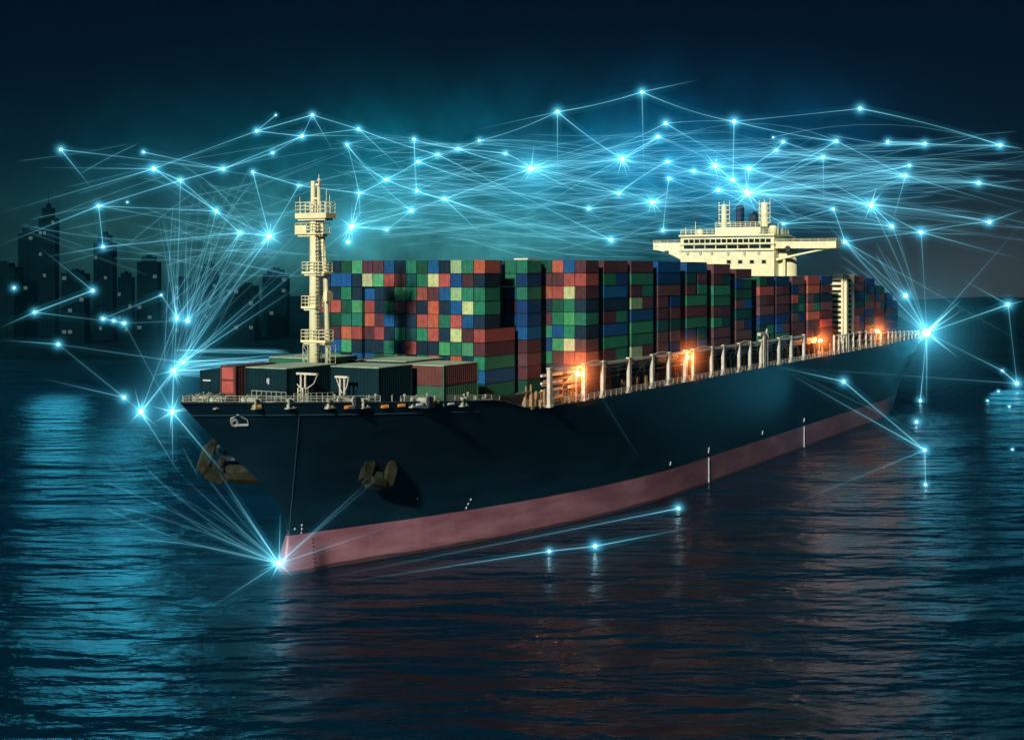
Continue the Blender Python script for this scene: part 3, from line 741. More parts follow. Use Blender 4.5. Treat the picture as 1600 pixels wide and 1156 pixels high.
# ------------------------------------------------------------------ containers
PAL = {
    'n': ('navy', (.007, .030, .055)), 't': ('dark teal', (.006, .075, .075)), 'd': ('dark green', (.010, .085, .050)),
    'g': ('green', (.020, .20, .115)), 'l': ('light green', (.07, .36, .16)), 'p': ('pale green', (.30, .50, .26)),
    'b': ('maroon', (.085, .034, .042)), 'r': ('red', (.36, .085, .075)), 'o': ('orange-red', (.50, .13, .075)),
    'u': ('blue', (.008, .095, .27)), 'c': ('cream', (.50, .56, .28)), 'm': ('dull brown', (.12, .060, .066)), 'k': ('deep blue', (.006, .045, .15))}
CW, CH, TP, CP = 2.45, 2.55, 2.68, 2.61
def container_mesh(length):
    b = MB(); hx, hy, h = length / 2, CW / 2, CH
    # corrugated side walls and roof
    n = int(length / .42); 
    for sy in (-1, 1):
        pts = []
        for k in range(n):
            x0 = lerp(-hx + .16, hx - .16, k / n); x1 = lerp(-hx + .16, hx - .16, (k + 1) / n); w = x1 - x0
            pts += [(x0, hy - .05), (x0 + w * .3, hy - .05), (x0 + w * .42, hy), (x0 + w * .88, hy)]
        pts.append((hx - .16, hy - .05))
        vs = [(x, sy * y, z) for z in (.16, h - .12) for x, y in pts]; m = len(pts)
        b.add(vs, [(i, i + 1, m + i + 1, m + i) if sy < 0 else (i + 1, i, m + i, m + i + 1) for i in range(m - 1)])
    b.add([(-hx + .1, -hy + .08, h - .03), (hx - .1, -hy + .08, h - .03), (hx - .1, hy - .08, h - .03), (-hx + .1, hy - .08, h - .03)], [(0, 1, 2, 3)])
    b.add([(-hx + .1, -hy + .08, .1), (hx - .1, -hy + .08, .1), (hx - .1, hy - .08, .1), (-hx + .1, hy - .08, .1)], [(3, 2, 1, 0)])
    for sx in (-1, 1):
        for sy in (-1, 1):
            xa, xb = sorted((sx * hx, sx * (hx - .18))); ya, yb = sorted((sy * hy, sy * (hy - .16))); b.box(xa, xb, ya, yb, .0, h)
    for sy in (-1, 1):
        ya, yb = sorted((sy * (hy - .004), sy * (hy - .14)))
        b.box(-hx + .18, hx - .18, ya, yb, .0, .17); b.box(-hx + .18, hx - .18, ya, yb, h - .13, h - .004)
    # end walls: two door leaves with lock rods
    for sx in (-1, 1):
        xa, xb = sorted((sx * (hx - .06), sx * (hx - .12)))
        b.box(xa, xb, -hy + .16, -.02, .16, h - .13); b.box(xa, xb, .02, hy - .16, .16, h - .13)
        xa, xb = sorted((sx * (hx - .004), sx * (hx - .16))); b.box(xa, xb, -hy + .16, hy - .16, 0, .155); b.box(xa, xb, -hy + .16, hy - .16, h - .125, h - .004)
        for y in (-.85, -.32, .32, .85): b.tube((sx * (hx - .035), y, .2), (sx * (hx - .035), y, h - .16), .045, n=4)
    return b
CB = {ln: container_mesh(ln) for ln in (6.06, 12.19, 13.6)}
CM = {ln: CB[ln].mesh('shipping_container', cont_mat) for ln in CB}
mass_v, mass_f, mass_c = [], [], []
n_ind = [0]
RG = random.Random(21)
def jitter(c):
    k = RG.uniform(.78, 1.22); return tuple(min(1, x * k * RG.uniform(.92, 1.08)) for x in c)
def put(code, s0, tp, z, ln, label=None, group=None):
    """a container whose forward end is at s0 and port side at tp"""
    nm, c = PAL[code]; c = jitter(c); loc = wp(s0 + ln / 2, tp - CW / 2, z)
    if label and n_ind[0] < 300:
        n_ind[0] += 1
        o = bpy.data.objects.new('shipping_container', CM[ln]); COL.objects.link(o); o.location = loc; o.rotation_euler.z = ROT; o.color = (*c, 1)
        tag(o, label.format(nm), 'container', group)
    else:
        b = CB[ln]; M = Matrix.Translation(loc) @ Matrix.Rotation(ROT, 4, 'Z'); off = len(mass_v)
        mass_v.extend([tuple(M @ Vector(v)) for v in b.v]); mass_f.extend([tuple(i + off for i in f) for f in b.f]); mass_c.extend([c] * len(b.v))
FRONT = ['nndnlbbunddunlgr', 'nbuuncgrbtgcrubb', 'ndngnukntgrbupgn', 'bnrdlrndbbnonucg', 'tndggobukntogrun', 'nbborbrngtgrncbr', 'nuulnnngnrnnlglb', 'ndnnuutgpngrnong']
# photo reading order, first wall: sixteen columns from starboard to port, the last fourteen clear of the mast
FRONT = ['ntndlbbungduNpgo', 'unuunclrbtgcrubb', 'nnngnunnlgrbupgn', 'drrdlrndbbnonucg', 'ntdggobunnrogrun', 'nbborbrngtgrncbr', 'gnulnnngnrnnlglb', 'ndgnuudgpngrnonk']
S1 = 43.0; ZTOP = 54.35
g1 = 'containers of the front wall'
tcol = [15.7 - CP * (15 - k) for k in range(16)]
for r_ in range(10):
    z = ZTOP - TP * (r_ + 1) + .08
    row = FRONT[r_].lower() if r_ < 8 else ''.join(RG.choice('ndtgbur') for _ in range(16))
    for k in range(16):
        code = row[k]
        if k == 15: code = 'bngknbmmbb'[r_] if r_ not in (0, 3, 5, 6, 7) else 'ogrbg'[(0, 3, 5, 6, 7).index(r_)]
        ln = 6.06 if r_ < 5 else 12.19
        rec = 0
        if k in (5, 6) and 2 <= r_: rec = (.9, .5)[k - 5] 
        if k == 15 and r_ >= 8: code = 'ug'[r_ - 8]
        s0 = S1 + rec + RG.uniform(-.06, .06)
        lab = None
        if r_ < 7 or (r_ == 7) or (k >= 14 and r_ < 10):
            pos = ORD[15 - k] if k < 15 else ''
            lab = '{} container at the outer corner of the front wall, %s tier' % ORD[r_] if k == 15 else '{} container in the front wall, %s tier, %s column from outer corner' % (ORD[r_], ORD[15 - k])
        put(code, s0, tcol[k], z, ln, lab, g1)
# second layer behind the short upper boxes of the wall
for r_ in range(5):
    for k in range(16): put(RG.choice('nbdgu'), S1 + 6.25, tcol[k] - (.4 if k < 15 else 3.0), ZTOP - TP * (r_ + 1) + .08, 6.06)
# bays aft of the wall: start pixel of the port corner, box length, port edge, tiers, base height, column count shown, colour strings top-down (port column, next ...)
BAYS = [
    (57.0, 6.06, 17.6, 10, None, ['gkgkkubmbd', 'ggubunbgmb', 'dnbnknbbnd'], 'second stack'),
    (66.0, 6.06, 26.4, 8, 33.0, ['brbngnmo', 'urcglgco', 'obrdgulb', 'dbonbgkg'], 'stack above the first floodlight'),
    (75.2, 12.19, 26.2, 8, 33.0, ['bgunbugb', 'dbkgkbnt', 'bdunbknd'], 'stack just aft of the first floodlight'),
    (89.0, 12.19, 26.4, 8, 33.0, ['bgbpuggp', 'kunbknbt', 'ubbnkdnb'], 'stack with green boxes midway along the side'),
    (104.2, 13.6, 26.4, 8, 33.0, ['ukmmbtmm', 'kbrmktbm', 'nubmkdnb'], 'stack above the second floodlight'),
    (122.4, 13.6, 26.2, 8, 33.0, ['utbgbgkb', 'ktmdmtgb', 'nbbkdnbk'], 'stack just aft of the second floodlight'),
    (140.2, 12.19, 26.4, 8, 32.6, ['mbggbgmm', 'bnkkgnmb', 'nbkbdbnb'], 'stack before the hose crane'),
    (157.5, 12.19, 26.2, 8, 31.4, ['bkdmtmmm', 'mndkmbnb', 'kbnbkdmb'], 'stack beside the hose crane'),
    (176.0, 12.19, 26.4, 7, 32.0, ['drmmktg', 'gkmbbtd', 'nkbdknb'], 'stack just aft of the hose crane'),
    (190.5, 12.19, 26.4, 7, 32.0, ['kmmbkug', 'rkbmbkt', 'nbmkdnb'], 'stack in front of the bridge house'),
    (206.0, 12.19, 26.2, 7, 32.0, ['mkotmbb', 'cmokbrm', 'rkbmrbk'], 'stack beside the bridge house'),
    (221.0, 12.19, 26.4, 7, 32.0, ['romromr', 'cmotorm', 'mrbkrmb'], 'stack above the third floodlight'),
    (236.0, 12.19, 26.2, 7, 32.0, ['kbnmbrb', 'nkbmbdb', 'bkmnbbk'], 'stack against the pale vent tower'),
    (276.0, 12.19, 26.0, 7, 32.0, ['bmktbrr', 'kbmnbdb', 'bnbkbdm'], 'stack aft of the vent tower'),
    (291.0, 12.19, 25.8, 7, 31.0, ['kntmkmr', 'dbktbkm', 'nkbbkbm'], 'stack at the fourth floodlight'),
    (307.0, 12.19, 25.4, 6, 31.0, ['tkmbmk', 'nkbdbm', 'knbbkb'], 'stack near the stern'),
    (323.0, 12.19, 24.6, 5, 31.0, ['ukmkk', 'kbnkb', 'nkbkn'], 'blue stack next to last at the stern'),
    (338.0, 12.19, 23.0, 4, 30.5, ['ukku', 'kuku', 'kbku'], 'last blue stack at the stern'),
]
for bi, (s0, ln, tp, nt_, z0, cols, where) in enumerate(BAYS):
    if z0 is None: z0 = ZTOP - TP * 10
    ncol = 6 if s0 < 230 or s0 > 262 else 5
    for r_ in range(nt_):
        z = z0 + TP * (nt_ - 1 - r_) + .08
        for k in range(20):
            t = tp - CP * k
            if t < -27: break
            if 234 < s0 + ln and s0 < 262 and t - CW < 12.6 and t > -22: continue
            if k >= ncol and r_ > 1: break
            code = cols[k][r_] if k < len(cols) else RG.choice('nbdkumg')
            lab = None
            show = 4 if bi == 1 else (2 if bi in (0, 2) else 1)
            if k < show:
                lab = '{} container, %s tier, outer edge of %s' % (ORD[r_], where) if k == 0 else '{} container, %s tier, %s column of %s' % (ORD[r_], ORD[k], where)
            if ln > 12 and k < 3 and RG.random() < .45:
                l2 = lab and lab.replace(' tier, outer edge of', ' tier, edge of'); c2 = RG.choice('bmnkdtugb')
                put(code, s0, t, z, 6.06, l2 and 'forward ' + l2, 'containers stacked along the ship side')
                put(c2, s0 + ln - 6.06, t, z, 6.06, l2 and 'aft ' + l2, 'containers stacked along the ship side')
            else: put(code, s0, t, z, ln, lab, 'containers stacked along the ship side')
me = bpy.data.meshes.new('shipping_containers'); me.from_pydata(mass_v, [], mass_f); me.materials.append(cont_mass_mat)
a = me.color_attributes.new('paint', 'FLOAT_COLOR', 'POINT'); a.data.foreach_set('color', [x for c in mass_c for x in (*c, 1)])
o = bpy.data.objects.new('inner_containers', me); COL.objects.link(o)
tag(o, 'remaining containers packed behind the outer stacks and toward the stern', 'containers', kind='stuff')
# hatch covers the stacks stand on
b = MB()
b.box(43.2, 64, -18, 24.5, 25.75, 27.55)
for (s0, ln, tp, *_r) in BAYS[1:]: b.box(s0 + .2, s0 + ln - .2, -tp + .6, 24, 31.2 if s0 < 150 else 30.2, {0: 33.0}.get(0) if s0 < 130 else _r[1] - .0)
for (s0, ln, tp, *_r) in BAYS[1:]:
    for f in (.08, .92):
        for t in (tp - 2.2, tp - 9, 0): b.box(s0 + ln * f - .4, s0 + ln * f + .4, -t - .4, -t + .4, 25.7, 31.2)
b.box(66, 350, -21.5, 21.5, 25.75, 28.2)
b.build('hatch_cover', dark_steel, ship)
# pale frame caps showing over the wall
b = MB(); b.box(58, 63.5, -17.2, -14, 54.45, 54.8); b.build('lashing_frame', white_steel, ship)

# ------------------------------------------------------------------ network of light nodes and beams
N = {  # photo px, py, distance, size, short place
 'a1': (95, 234, 430, 1.0, 'high over the tallest tower'), 'a2': (224, 238, 430, .7, 'small, high beside the broad bow-side cluster'), 'a3': (240, 264, 400, 1.4, 'large, midway from tallest tower to foremast'),
 'a4': (282, 282, 400, 1.0, 'just below the large upper one'), 'a5': (154, 322, 420, 1.0, 'above the pale slender tower'), 'a6': (349, 264, 400, 1.1, 'ahead of the foremast head'),
 'a7': (401, 205, 400, .9, 'on the rising ridge before the mast'), 'a8': (431, 180, 420, .5, 'tiny, above the ridge before the mast'), 'a9': (488, 180, 400, .9, 'straight above the foremast'),
 'a10': (472, 213, 380, 1.0, 'second above the foremast'), 'a11': (426, 239, 400, .8, 'under the ridge before the mast'), 'a12': (395, 269, 400, .8, 'level with the mast head, ahead of it'),
 'a13': (467, 290, 400, .7, 'touching the mast head rail'), 'a14': (338, 330, 400, 1.1, 'centre of the bow sky'), 'a15': (375, 364, 380, 1.1, 'below and ahead of the mast platform'),
 'a16': (421, 369, 370, 1.7, 'hazy, beside the mast column'), 'a17': (549, 355, 400, 1.9, 'brightest, just aft of the mast'), 'a18': (161, 386, 420, .9, 'on the pale slender tower'),
 'a19': (145, 454, 400, 1.0, 'in front of the squat city block'), 'a20': (54, 488, 400, .9, 'low over the far shore lights'), 'a21': (161, 498, 520, .9, 'first of three over the city shore'),
 'a22': (194, 505, 520, 1.1, 'third of three over the city shore'), 'a23': (276, 497, 300, 1.3, 'paired, above the bow tip'), 'a24': (293, 501, 300, 1.3, 'paired, nearest the foremast over the bow'),
 'a25': (91, 538, 620, 1.0, 'alone above the open water'), 'a26': (286, 566, 262, 1.2, 'upper one at the bow rail'), 'a27': (271, 579, 258, 1.6, 'lower one at the bow rail'),
 'a28': (194, 621, 320, 1.2, 'over water, out from the bow'), 'a29': (220, 643, 255, 1.9, 'star-like, lowest out from the bow'), 'a30': (269, 643, 232, 1.8, 'star-like, under the bow tip'),
 'a31': (252, 461, 340, .6, 'faint, above the paired nodes'), 'a32': (436, 880, 236, 1.7, 'fan centre at the bow foot'), 'a33': (199, 316, 420, .5, 'tiny, beside the slender tower top'), 'a34': (22, 450, 700, .8, 'blurry, at the skyline edge'),
 'a35': (178, 501, 520, .8, 'second of three over the city shore'),
 'b1': (560, 202, 400, .9, 'on the crest aft of the mast'), 'b2': (542, 226, 420, .8, 'under the crest aft of the mast'), 'b3': (647, 218, 400, .9, 'high over the front container wall'),
 'b4': (653, 253, 400, 1.0, 'blurred, over the middle of the wall'), 'b5': (684, 242, 400, .9, 'fourth over the wall'), 'b6': (716, 233, 390, .9, 'fifth over the wall'), 'b7': (749, 220, 410, .8, 'flat, over the wall corner'),
 'b8': (603, 281, 380, 1.0, 'on the steep beam over the wall'), 'b9': (651, 298, 380, .9, 'halfway down the steep beam'), 'b10': (694, 311, 380, 1.0, 'lowest on the steep beam'), 'b11': (561, 302, 390, .9, 'beside the mast head, aft'),
 'b12': (643, 329, 380, 1.1, 'glowing low over the wall'), 'b13': (544, 378, 400, 1.2, 'below the brightest by the mast'), 'b14': (604, 359, 390, .8, 'close above the wall top'), 'b16': (790, 240, 400, .8, 'upstream of the big centre node'),
 'b17': (830, 264, 380, 1.8, 'big, at the centre of the sky'), 'b18': (871, 175, 400, 1.2, 'lone, high above the centre'), 'b19': (1003, 144, 420, 1.1, 'highest of all'), 'b20': (972, 248, 400, 1.5, 'large, right of centre'),
 'b21': (967, 302, 400, 1.1, 'under the large right-of-centre one'), 'b22': (920, 326, 400, 1.0, 'round and dim over the stacks'), 'b23': (955, 375, 400, 1.2, 'low, above the blue stacks'), 'b24': (1019, 316, 430, 1.5, 'furry, ahead of the bridge roof'),
 'b25': (1028, 214, 420, 1.2, 'lower of the close upper pair'), 'b26': (1040, 193, 420, 1.2, 'upper of the close upper pair'), 'b27': (1043, 253, 420, 1.1, 'over the bridge, upper'), 'b28': (1045, 279, 420, 1.0, 'over the bridge, lower'), 'b29': (1036, 360, 470, .9, 'just off the far bridge wing'),
 'c1': (1147, 190, 470, 1.3, 'high above the funnel'), 'c2': (1344, 170, 480, 1.1, 'highest aft of the bridge'), 'c3': (1307, 221, 480, 1.0, 'second high aft of the bridge'), 'c4': (1224, 222, 480, .9, 'small pair aft of the funnel, lower'), 'c5': (1208, 215, 480, .5, 'small pair aft of the funnel, upper'),
 'c6': (1213, 235, 480, .9, 'flat, aft of the funnel'), 'c7': (1387, 222, 500, .9, 'first on the level bright line'), 'c8': (1445, 225, 500, 1.0, 'second on the level bright line'), 'c9': (1563, 227, 500, 1.1, 'at the end of the level bright line'),
 'c10': (1286, 246, 480, 1.0, 'above the near bridge wing'), 'c11': (1421, 259, 490, .8, 'small, over the stern stacks'), 'c12': (1415, 275, 480, 1.2, 'gathering beams over the stern stacks'), 'c13': (1529, 286, 500, 1.1, 'out over the sea astern'),
 'c14': (1361, 321, 480, 1.5, 'above the vent tower'), 'c15': (1394, 354, 480, 1.1, 'above the stern containers'), 'c16': (1439, 363, 490, 1.3, 'straight above the stern'), 'c17': (1546, 347, 520, 1.1, 'flat, far astern'), 'c18': (1320, 378, 470, 1.2, 'at the near bridge wing tip'),
 'c19': (1117, 259, 480, 1.5, 'hub over the bridge, forward'), 'c20': (1170, 264, 480, 1.4, 'hub over the bridge, upper'), 'c21': (1145, 281, 480, 1.4, 'hub over the bridge, middle'), 'c22': (1168, 302, 500, 2.0, 'brightest, right over the funnel'), 'c23': (1122, 297, 490, 1.2, 'hub over the bridge, lower forward'),
 'c24': (1084, 267, 470, 1.0, 'hub over the bridge, outermost'), 'c25': (1302, 327, 490, .8, 'small, over the near wing'), 'c26': (1224, 350, 500, .8, 'beside the bridge roof rail'),
 'd1': (1448, 520, 552, 3.2, 'dazzling star on the stern rail'), 'd2': (1575, 476, 560, 1.2, 'out to sea beyond the stern'), 'd3': (1415, 462, 540, 1.4, 'among the blue stern containers'), 'd4': (1318, 596, 405, 1.1, 'in front of the dark hull'),
 'd5': (1445, 703, 400, 1.0, 'low on the water off the quarter'), 'd6': (1589, 599, 620, 1.3, 'low on the far water astern'), 'd7': (1566, 579, 620, .6, 'tiny, over the far water astern'), 'd8': (1438, 626, 560, .8, 'under the stern star'), 'd9': (1432, 659, 480, .9, 'on the water below the stern'),
 'd10': (1446, 757, 340, .7, 'lowest on the quarter water'), 'd11': (1560, 611, 580, .5, 'speck on the water astern'), 'd12': (1543, 626, 560, .5, 'second speck on the water astern'), 'd13': (1577, 635, 540, .5, 'third speck on the water astern'), 'd14': (1582, 702, 400, .5, 'speck near the picture edge'),
 'e1': (1060, 794, 306, 1.1, 'on the water alongside, at a line end'), 'e2': (930, 853, 262, 1.3, 'larger of two floating alongside'), 'e3': (858, 861, 259, .9, 'smaller of two floating alongside'),
}
E = '''a1-a6 a3-a4 a4-a14 a14-a15 a3-a7 a7-a9 a5-a4 a4-a6 a6-a10 a10-a9 a7-a10 a2-a6 a6-a11 a11-a10 a14-a16 a5-a16 a5-a14 a18-a15 a15-a16 a19-a20 a20-a22 a22-a24 a21-a31 a25-a26 a25-a28 a28-a29
a26-a16 a26-a15 a27-a16 a24-a15 a24-a14 a23-a4 a29-a27 a29-a26 a29-a23 a30-a27 a30-a23 a30-a22 a27-a26 a26-a17 a24-a16 a23-a15 a12-a13 a12-a16 a9-b1 a10-b1 a8-a7 a13-b11 a3-a14 a16-a13 a31-a23 a22-a35 a35-a21 a18-a5
b1-b5 b3-b6 b6-b17 b2-b8 b8-b9 b9-b10 b8-b11 b8-b4 b4-b5 b5-b6 b6-b7 b7-b18 b10-b17 b10-b12 b12-a17 a17-b13 a17-b14 b11-a17 b11-b2 b14-b12 b16-b17 b6-b16 b17-b20 b17-b21 b17-b26 b17-b25 b18-b20 b19-b18 b19-c1 b26-c1 b25-b20 b20-b27 b21-b27 b21-b24 b5-b23 b4-b22 b22-b24 b20-c24 b17-b24 b17-c24 b3-b9 b2-b12 b23-b29 b10-b23
c1-c2 c2-c9 c1-c3 c3-c22 c3-c12 c8-c9 c7-c8 c4-c6 c6-c20 c6-c10 c10-c12 c22-c12 c22-c11 c22-c14 c22-c13 c22-c10 c20-c22 c21-c22 c19-c22 c23-c22 c24-c21 c19-c20 c19-c21 b26-c20 b25-c19 b27-c21 b28-c23 b24-c23 c12-c13 c14-c15 c15-d1 c14-c16 c16-c17 c16-d1 c18-d1 c18-c16 c26-c15 c26-c25 c14-d1 c1-c21 c20-c12 c19-c10 c25-c18 d1-d2 d1-d7 d1-d8 d2-d6 d4-d5 d3-d1 d3-c18 c22-c17 c20-c14 c23-c26 b28-b29 d5-d10 d6-d7 e2-e3'''.split()
def npos(k): n = N[k]; return P(*n[:3])
X = [  # beams with one or both ends free: end a, end b, strength, words
 ('a3', P(0, 333, 470), .8, 'running out of view past the tallest tower'), ('a5', P(0, 383, 470), .9, 'running out of view over the low shore block'), ('a3', P(55, 262, 450), .6, 'level, toward the tallest tower'),
 ('a1', P(142, 292, 430), .6, 'short, dropping toward the slender tower'), ('a20', P(0, 512, 420), .5, 'dipping out of view at the shore'), ('a25', P(0, 531, 620), .5, 'level, out over the water'), ('a18', P(70, 402, 430), .4, 'short, in front of the towers'),
 ('a19', P(60, 385, 430), .4, 'slanting up to the wide dim tower'), ('a23', P(243, 318, 380), .5, 'rising steeply, first of a fan'), ('a23', P(256, 318, 380), .5, 'rising steeply, second of a fan'), ('a24', P(290, 305, 380), .5, 'rising steeply, third of a fan'),
 ('a23', P(262, 390, 330), .4, 'short and upright above the bow'), ('a27', P(470, 572, 270), 1.0, 'skimming the foredeck boxes to the mast'), ('a26', P(475, 552, 275), .9, 'skimming just above the foredeck boxes'), ('a27', P(455, 548, 300), .6, 'rising past the mast foot'),
 ('a26', P(478, 440, 300), .8, 'climbing to the lower mast platform'), ('a26', P(470, 400, 330), .6, 'climbing to the middle mast platform'), ('a27', P(450, 330, 340), .4, 'climbing to the mast head'),
 ('a29', W(282, 742, 3), .9, 'dropping to the water below the bow'), ('a30', P(352, 742, 232), .8, 'dropping past the forward anchor'), ('a30', P(270, 730, 232), .5, 'hanging straight down under the bow'), ('a28', P(60, 590, 330), .4, 'faint, back over the dark water'),
 ('a32', P(340, 735, 234), .9, 'fanning up to the forward anchor'), ('a32', W(282, 742, 3), .8, 'fanning up over the water'), ('a32', W(330, 834, 1), .8, 'fanning out low over the water, upper'), ('a32', W(250, 838, 1), .6, 'fanning out low over the water, longest'),
 ('a32', P(355, 765, 236), .6, 'fanning up beside the stem'), ('a32', P(438, 800, 237), .5, 'straight up the stem'), ('a32', W(330, 948, .6), .5, 'running down along the water toward the viewer'), ('a32', P(580, 748, 226), .5, 'lying over the hull to the aft anchor'), ('a32', P(640, 812, 232), .35, 'lying over the red boot topping'), ('a32', P(605, 735, 226), .3, 'faint, over the hull past the aft anchor'),
 ('a9', P(520, 235, 400), .4, 'short, falling from above the mast'), ('b1', P(640, 275, 390), .6, 'slanting down over the wall'), ('b8', P(520, 232, 390), .5, 'slanting from the mast head'), ('b10', P(760, 373, 380), .6, 'dropping to the wall corner'),
 ('b10', P(935, 395, 420), .8, 'long, dropping to the blue stacks'), ('b25', P(760, 373, 400), .9, 'long, rising from the wall corner'), ('b18', P(871, 295, 400), .5, 'hanging straight down, shorter'), ('b19', P(1007, 310, 420), .5, 'hanging straight down, longer'),
 ('b19', P(1092, 125, 430), .5, 'short, rising to the upper edge'), ('b18', P(735, 205, 420), .3, 'faint, falling ahead of the centre'), ('b17', P(935, 316, 390), .7, 'dropping behind the stacks'), ('a17', P(770, 356, 400), .8, 'level, right along the wall top'), ('b3', P(650, 330, 400), .4, 'hanging straight down over the wall'),
 ('b11', P(563, 352, 400), .5, 'hanging straight down by the mast'), ('c9', P(1600, 233, 500), .7, 'short, to the picture edge'), ('c8', P(1328, 229, 490), 1.0, 'level and bright, forward end'), ('c12', P(1600, 330, 500), .6, 'falling away astern'), ('c13', P(1600, 299, 500), .6, 'short, falling astern'),
 ('c16', P(1600, 407, 500), .6, 'falling to the sea astern'), ('c17', P(1600, 327, 520), .6, 'short, rising astern'), ('c14', P(1270, 270, 480), .7, 'rising forward over the wing'), ('c22', P(1600, 356, 520), .3, 'very long, low over the stern'), ('c11', P(1600, 282, 500), .4, 'gently falling astern'),
 ('c10', P(1288, 330, 480), .4, 'hanging straight down by the wing'), ('c12', P(1385, 380, 480), .4, 'dropping to the vent tower'), ('c18', P(1600, 537, 560), .6, 'long, falling past the stern star'), ('d1', P(1600, 346, 560), .5, 'rising steeply astern'), ('d2', P(1600, 470, 560), .5, 'short, to the edge astern'), ('d2', P(1500, 435, 560), .4, 'rising back above the stern'),
 ('d1', P(1500, 470, 552), .8, 'short spur rising astern'), ('d1', P(1448, 640, 552), 1.1, 'vertical, from stern rail to the water'), ('d5', P(1212, 572, 385), .9, 'across the hull to the gallery'), ('d4', P(1212, 572, 385), .7, 'short, across the hull to the gallery'), (P(1220, 573, 385), P(1480, 694, 420), .6, 'long, across the hull and out over the water'),
 ('d6', P(1225, 574, 385), .6, 'long and level, across the hull to the far water'), ('d5', W(1205, 800, .6), .5, 'trailing along the water off the quarter'), (W(492, 906, .5), 'e1', .9, 'bright, along the water under the hull'), (W(545, 908, .4), 'e3', .7, 'along the water to the smaller floating one'), ('e2', W(1080, 824, .6), .8, 'along the water beyond the larger floating one'), (P(900, 555, 250), P(1000, 718, 262), .18, 'very faint, falling across the dark hull'),
]
def beam(p0, p1, st, label, bow=0.0, free=(0, 0)):
    p0, p1 = Vector(p0), Vector(p1); mid = (p0 + p1) / 2; ln = (p1 - p0).length; d = (p0 + p1).length / 2 / 330
    ns = 12; ts = [k / ns for k in range(ns + 1)]
    def prof(x):
        e = min(x if not free[0] else 1, 1 - x if not free[1] else 1); k = (1 if not free[0] else min(1, x * 1.4 + .03)) * (1 if not free[1] else min(1, (1 - x) * 1.4 + .03))
        return k * st * (.26 + 1.0 * math.exp(-e * ln / 8) + .30 * math.exp(-e * ln / 30))
    g = [prof(x) for x in ts]
    if ln > 20:
        ts = [0, .012, .03, .06, .1, .16, .25, .37, .5, .63, .75, .84, .9, .94, .97, .988, 1]; g = [prof(x) for x in ts]
    b = MB(); sag = bow * ln; pts = [p0.lerp(p1, x) - mid + Vector((0, 0, sag * 4 * x * (1 - x))) for x in ts]
    b.path(pts, .065 * d, 5, 0, False, g)
    b.path(pts, .36 * d, 6, 1, False, [x * 2.4 for x in g]); b.path(pts, 1.1 * d, 7, 1, False, [x * 1.25 for x in g])
    o = b.build('light_strand', [beam_core, beam_halo], attr=True, norm=False); o.location = mid
    tag(o, label, 'light beam', 'light beams of the network'); return o
short = lambda k: ' '.join(N[k][4].replace(', ', ' ').split()[:7])
used = set()
def pair_label(kind, i, j):
    a, c = short(i), short(j)
    t = '%s %s – %s' % (kind, a, c)
    for cut in (7, 6, 5, 4):
        a, c = ' '.join(short(i).split()[:cut]), ' '.join(short(j).split()[:cut])
        t = '%s from node %s to node %s' % (kind, a, c)
        if len(t.split()) <= 16: break
    if t in used: print('DUPLICATE LABEL', t)
    used.add(t); return t
for e in E:
    i, j = e.split('-'); rn = random.Random(e); st = rn.uniform(.45, 1.0)
    beam(npos(i), npos(j), st, pair_label('cyan beam', i, j), rn.uniform(-.03, .03) if i[0] in 'bc' else 0)
for (i, j, st, words) in X:
    a = npos(i) if isinstance(i, str) else i; c = npos(j) if isinstance(j, str) else j
    k = i if isinstance(i, str) else (j if isinstance(j, str) else None)
    t = 'cyan beam ' + words + ((' from node ' + ' '.join(short(k).split()[:5])) if k and len(words.split()) < 8 else '')
    beam(a, c, st * 1.1, ' '.join(t.split()[:16]), 0, (not isinstance(i, str), not isinstance(j, str)))
# faint extra strands woven through the crowded middle of the network
rs = random.Random(77); mids = [k for k in N if k[0] in 'bc'] + ['a9', 'a10', 'a16', 'a17', 'a13']; seen = set(E)
cnt = 0
while cnt < 299 - len(E) - len(X):
    i, j = rs.sample(mids, 2); dx = abs(N[i][0] - N[j][0]); dy = abs(N[i][1] - N[j][1])
    if dx < 70 or dx > 420 or dy > dx * .42 or dy > 95 or f'{i}-{j}' in seen or f'{j}-{i}' in seen or max(N[i][1], N[j][1]) > 372: continue
    if N[i][1] < 205 or N[j][1] < 205: continue
    seen.add(f'{i}-{j}'); cnt += 1
    beam(npos(i), npos(j), rs.uniform(.14, .42), pair_label('faint strand', i, j), rs.uniform(-.07, .07))
halo_b = MB()
for k in range(11):
    f = (k + 1) / 11; halo_b.sphere((0, 0, 0), .30 + 2.5 * f ** 1.7, 16, 10, g=1.8 * (1 - f) ** 2.2 + .015)
halo_mesh = halo_b.mesh('halo', node_halo, attr=True, norm=False, smooth=True)
wide_b = MB()
for k in range(18):
    f = (k + 1) / 18; wide_b.sphere((0, 0, 0), .6 + 6.4 * f ** 1.4, 20, 12, g=.15 * (1 - f) ** 1.6 + .002)
wide_mesh = wide_b.mesh('outer_halo', node_halo, attr=True, norm=False, smooth=True)
mist_b = MB()
for k in range(26):
    f = (k + 1) / 26; mist_b.sphere((0, 0, 0), 2.0 + 15 * f ** 1.2, 24, 14, g=.019 * (1 - f) ** 1.4 + .0006)
mist_mesh = mist_b.mesh('mist_glow', node_halo, attr=True, norm=False, smooth=True)
core_b = MB(); core_b.sphere((0, 0, 0), .27, 12, 8); core_mesh = core_b.mesh('light_node', node_core, smooth=True)
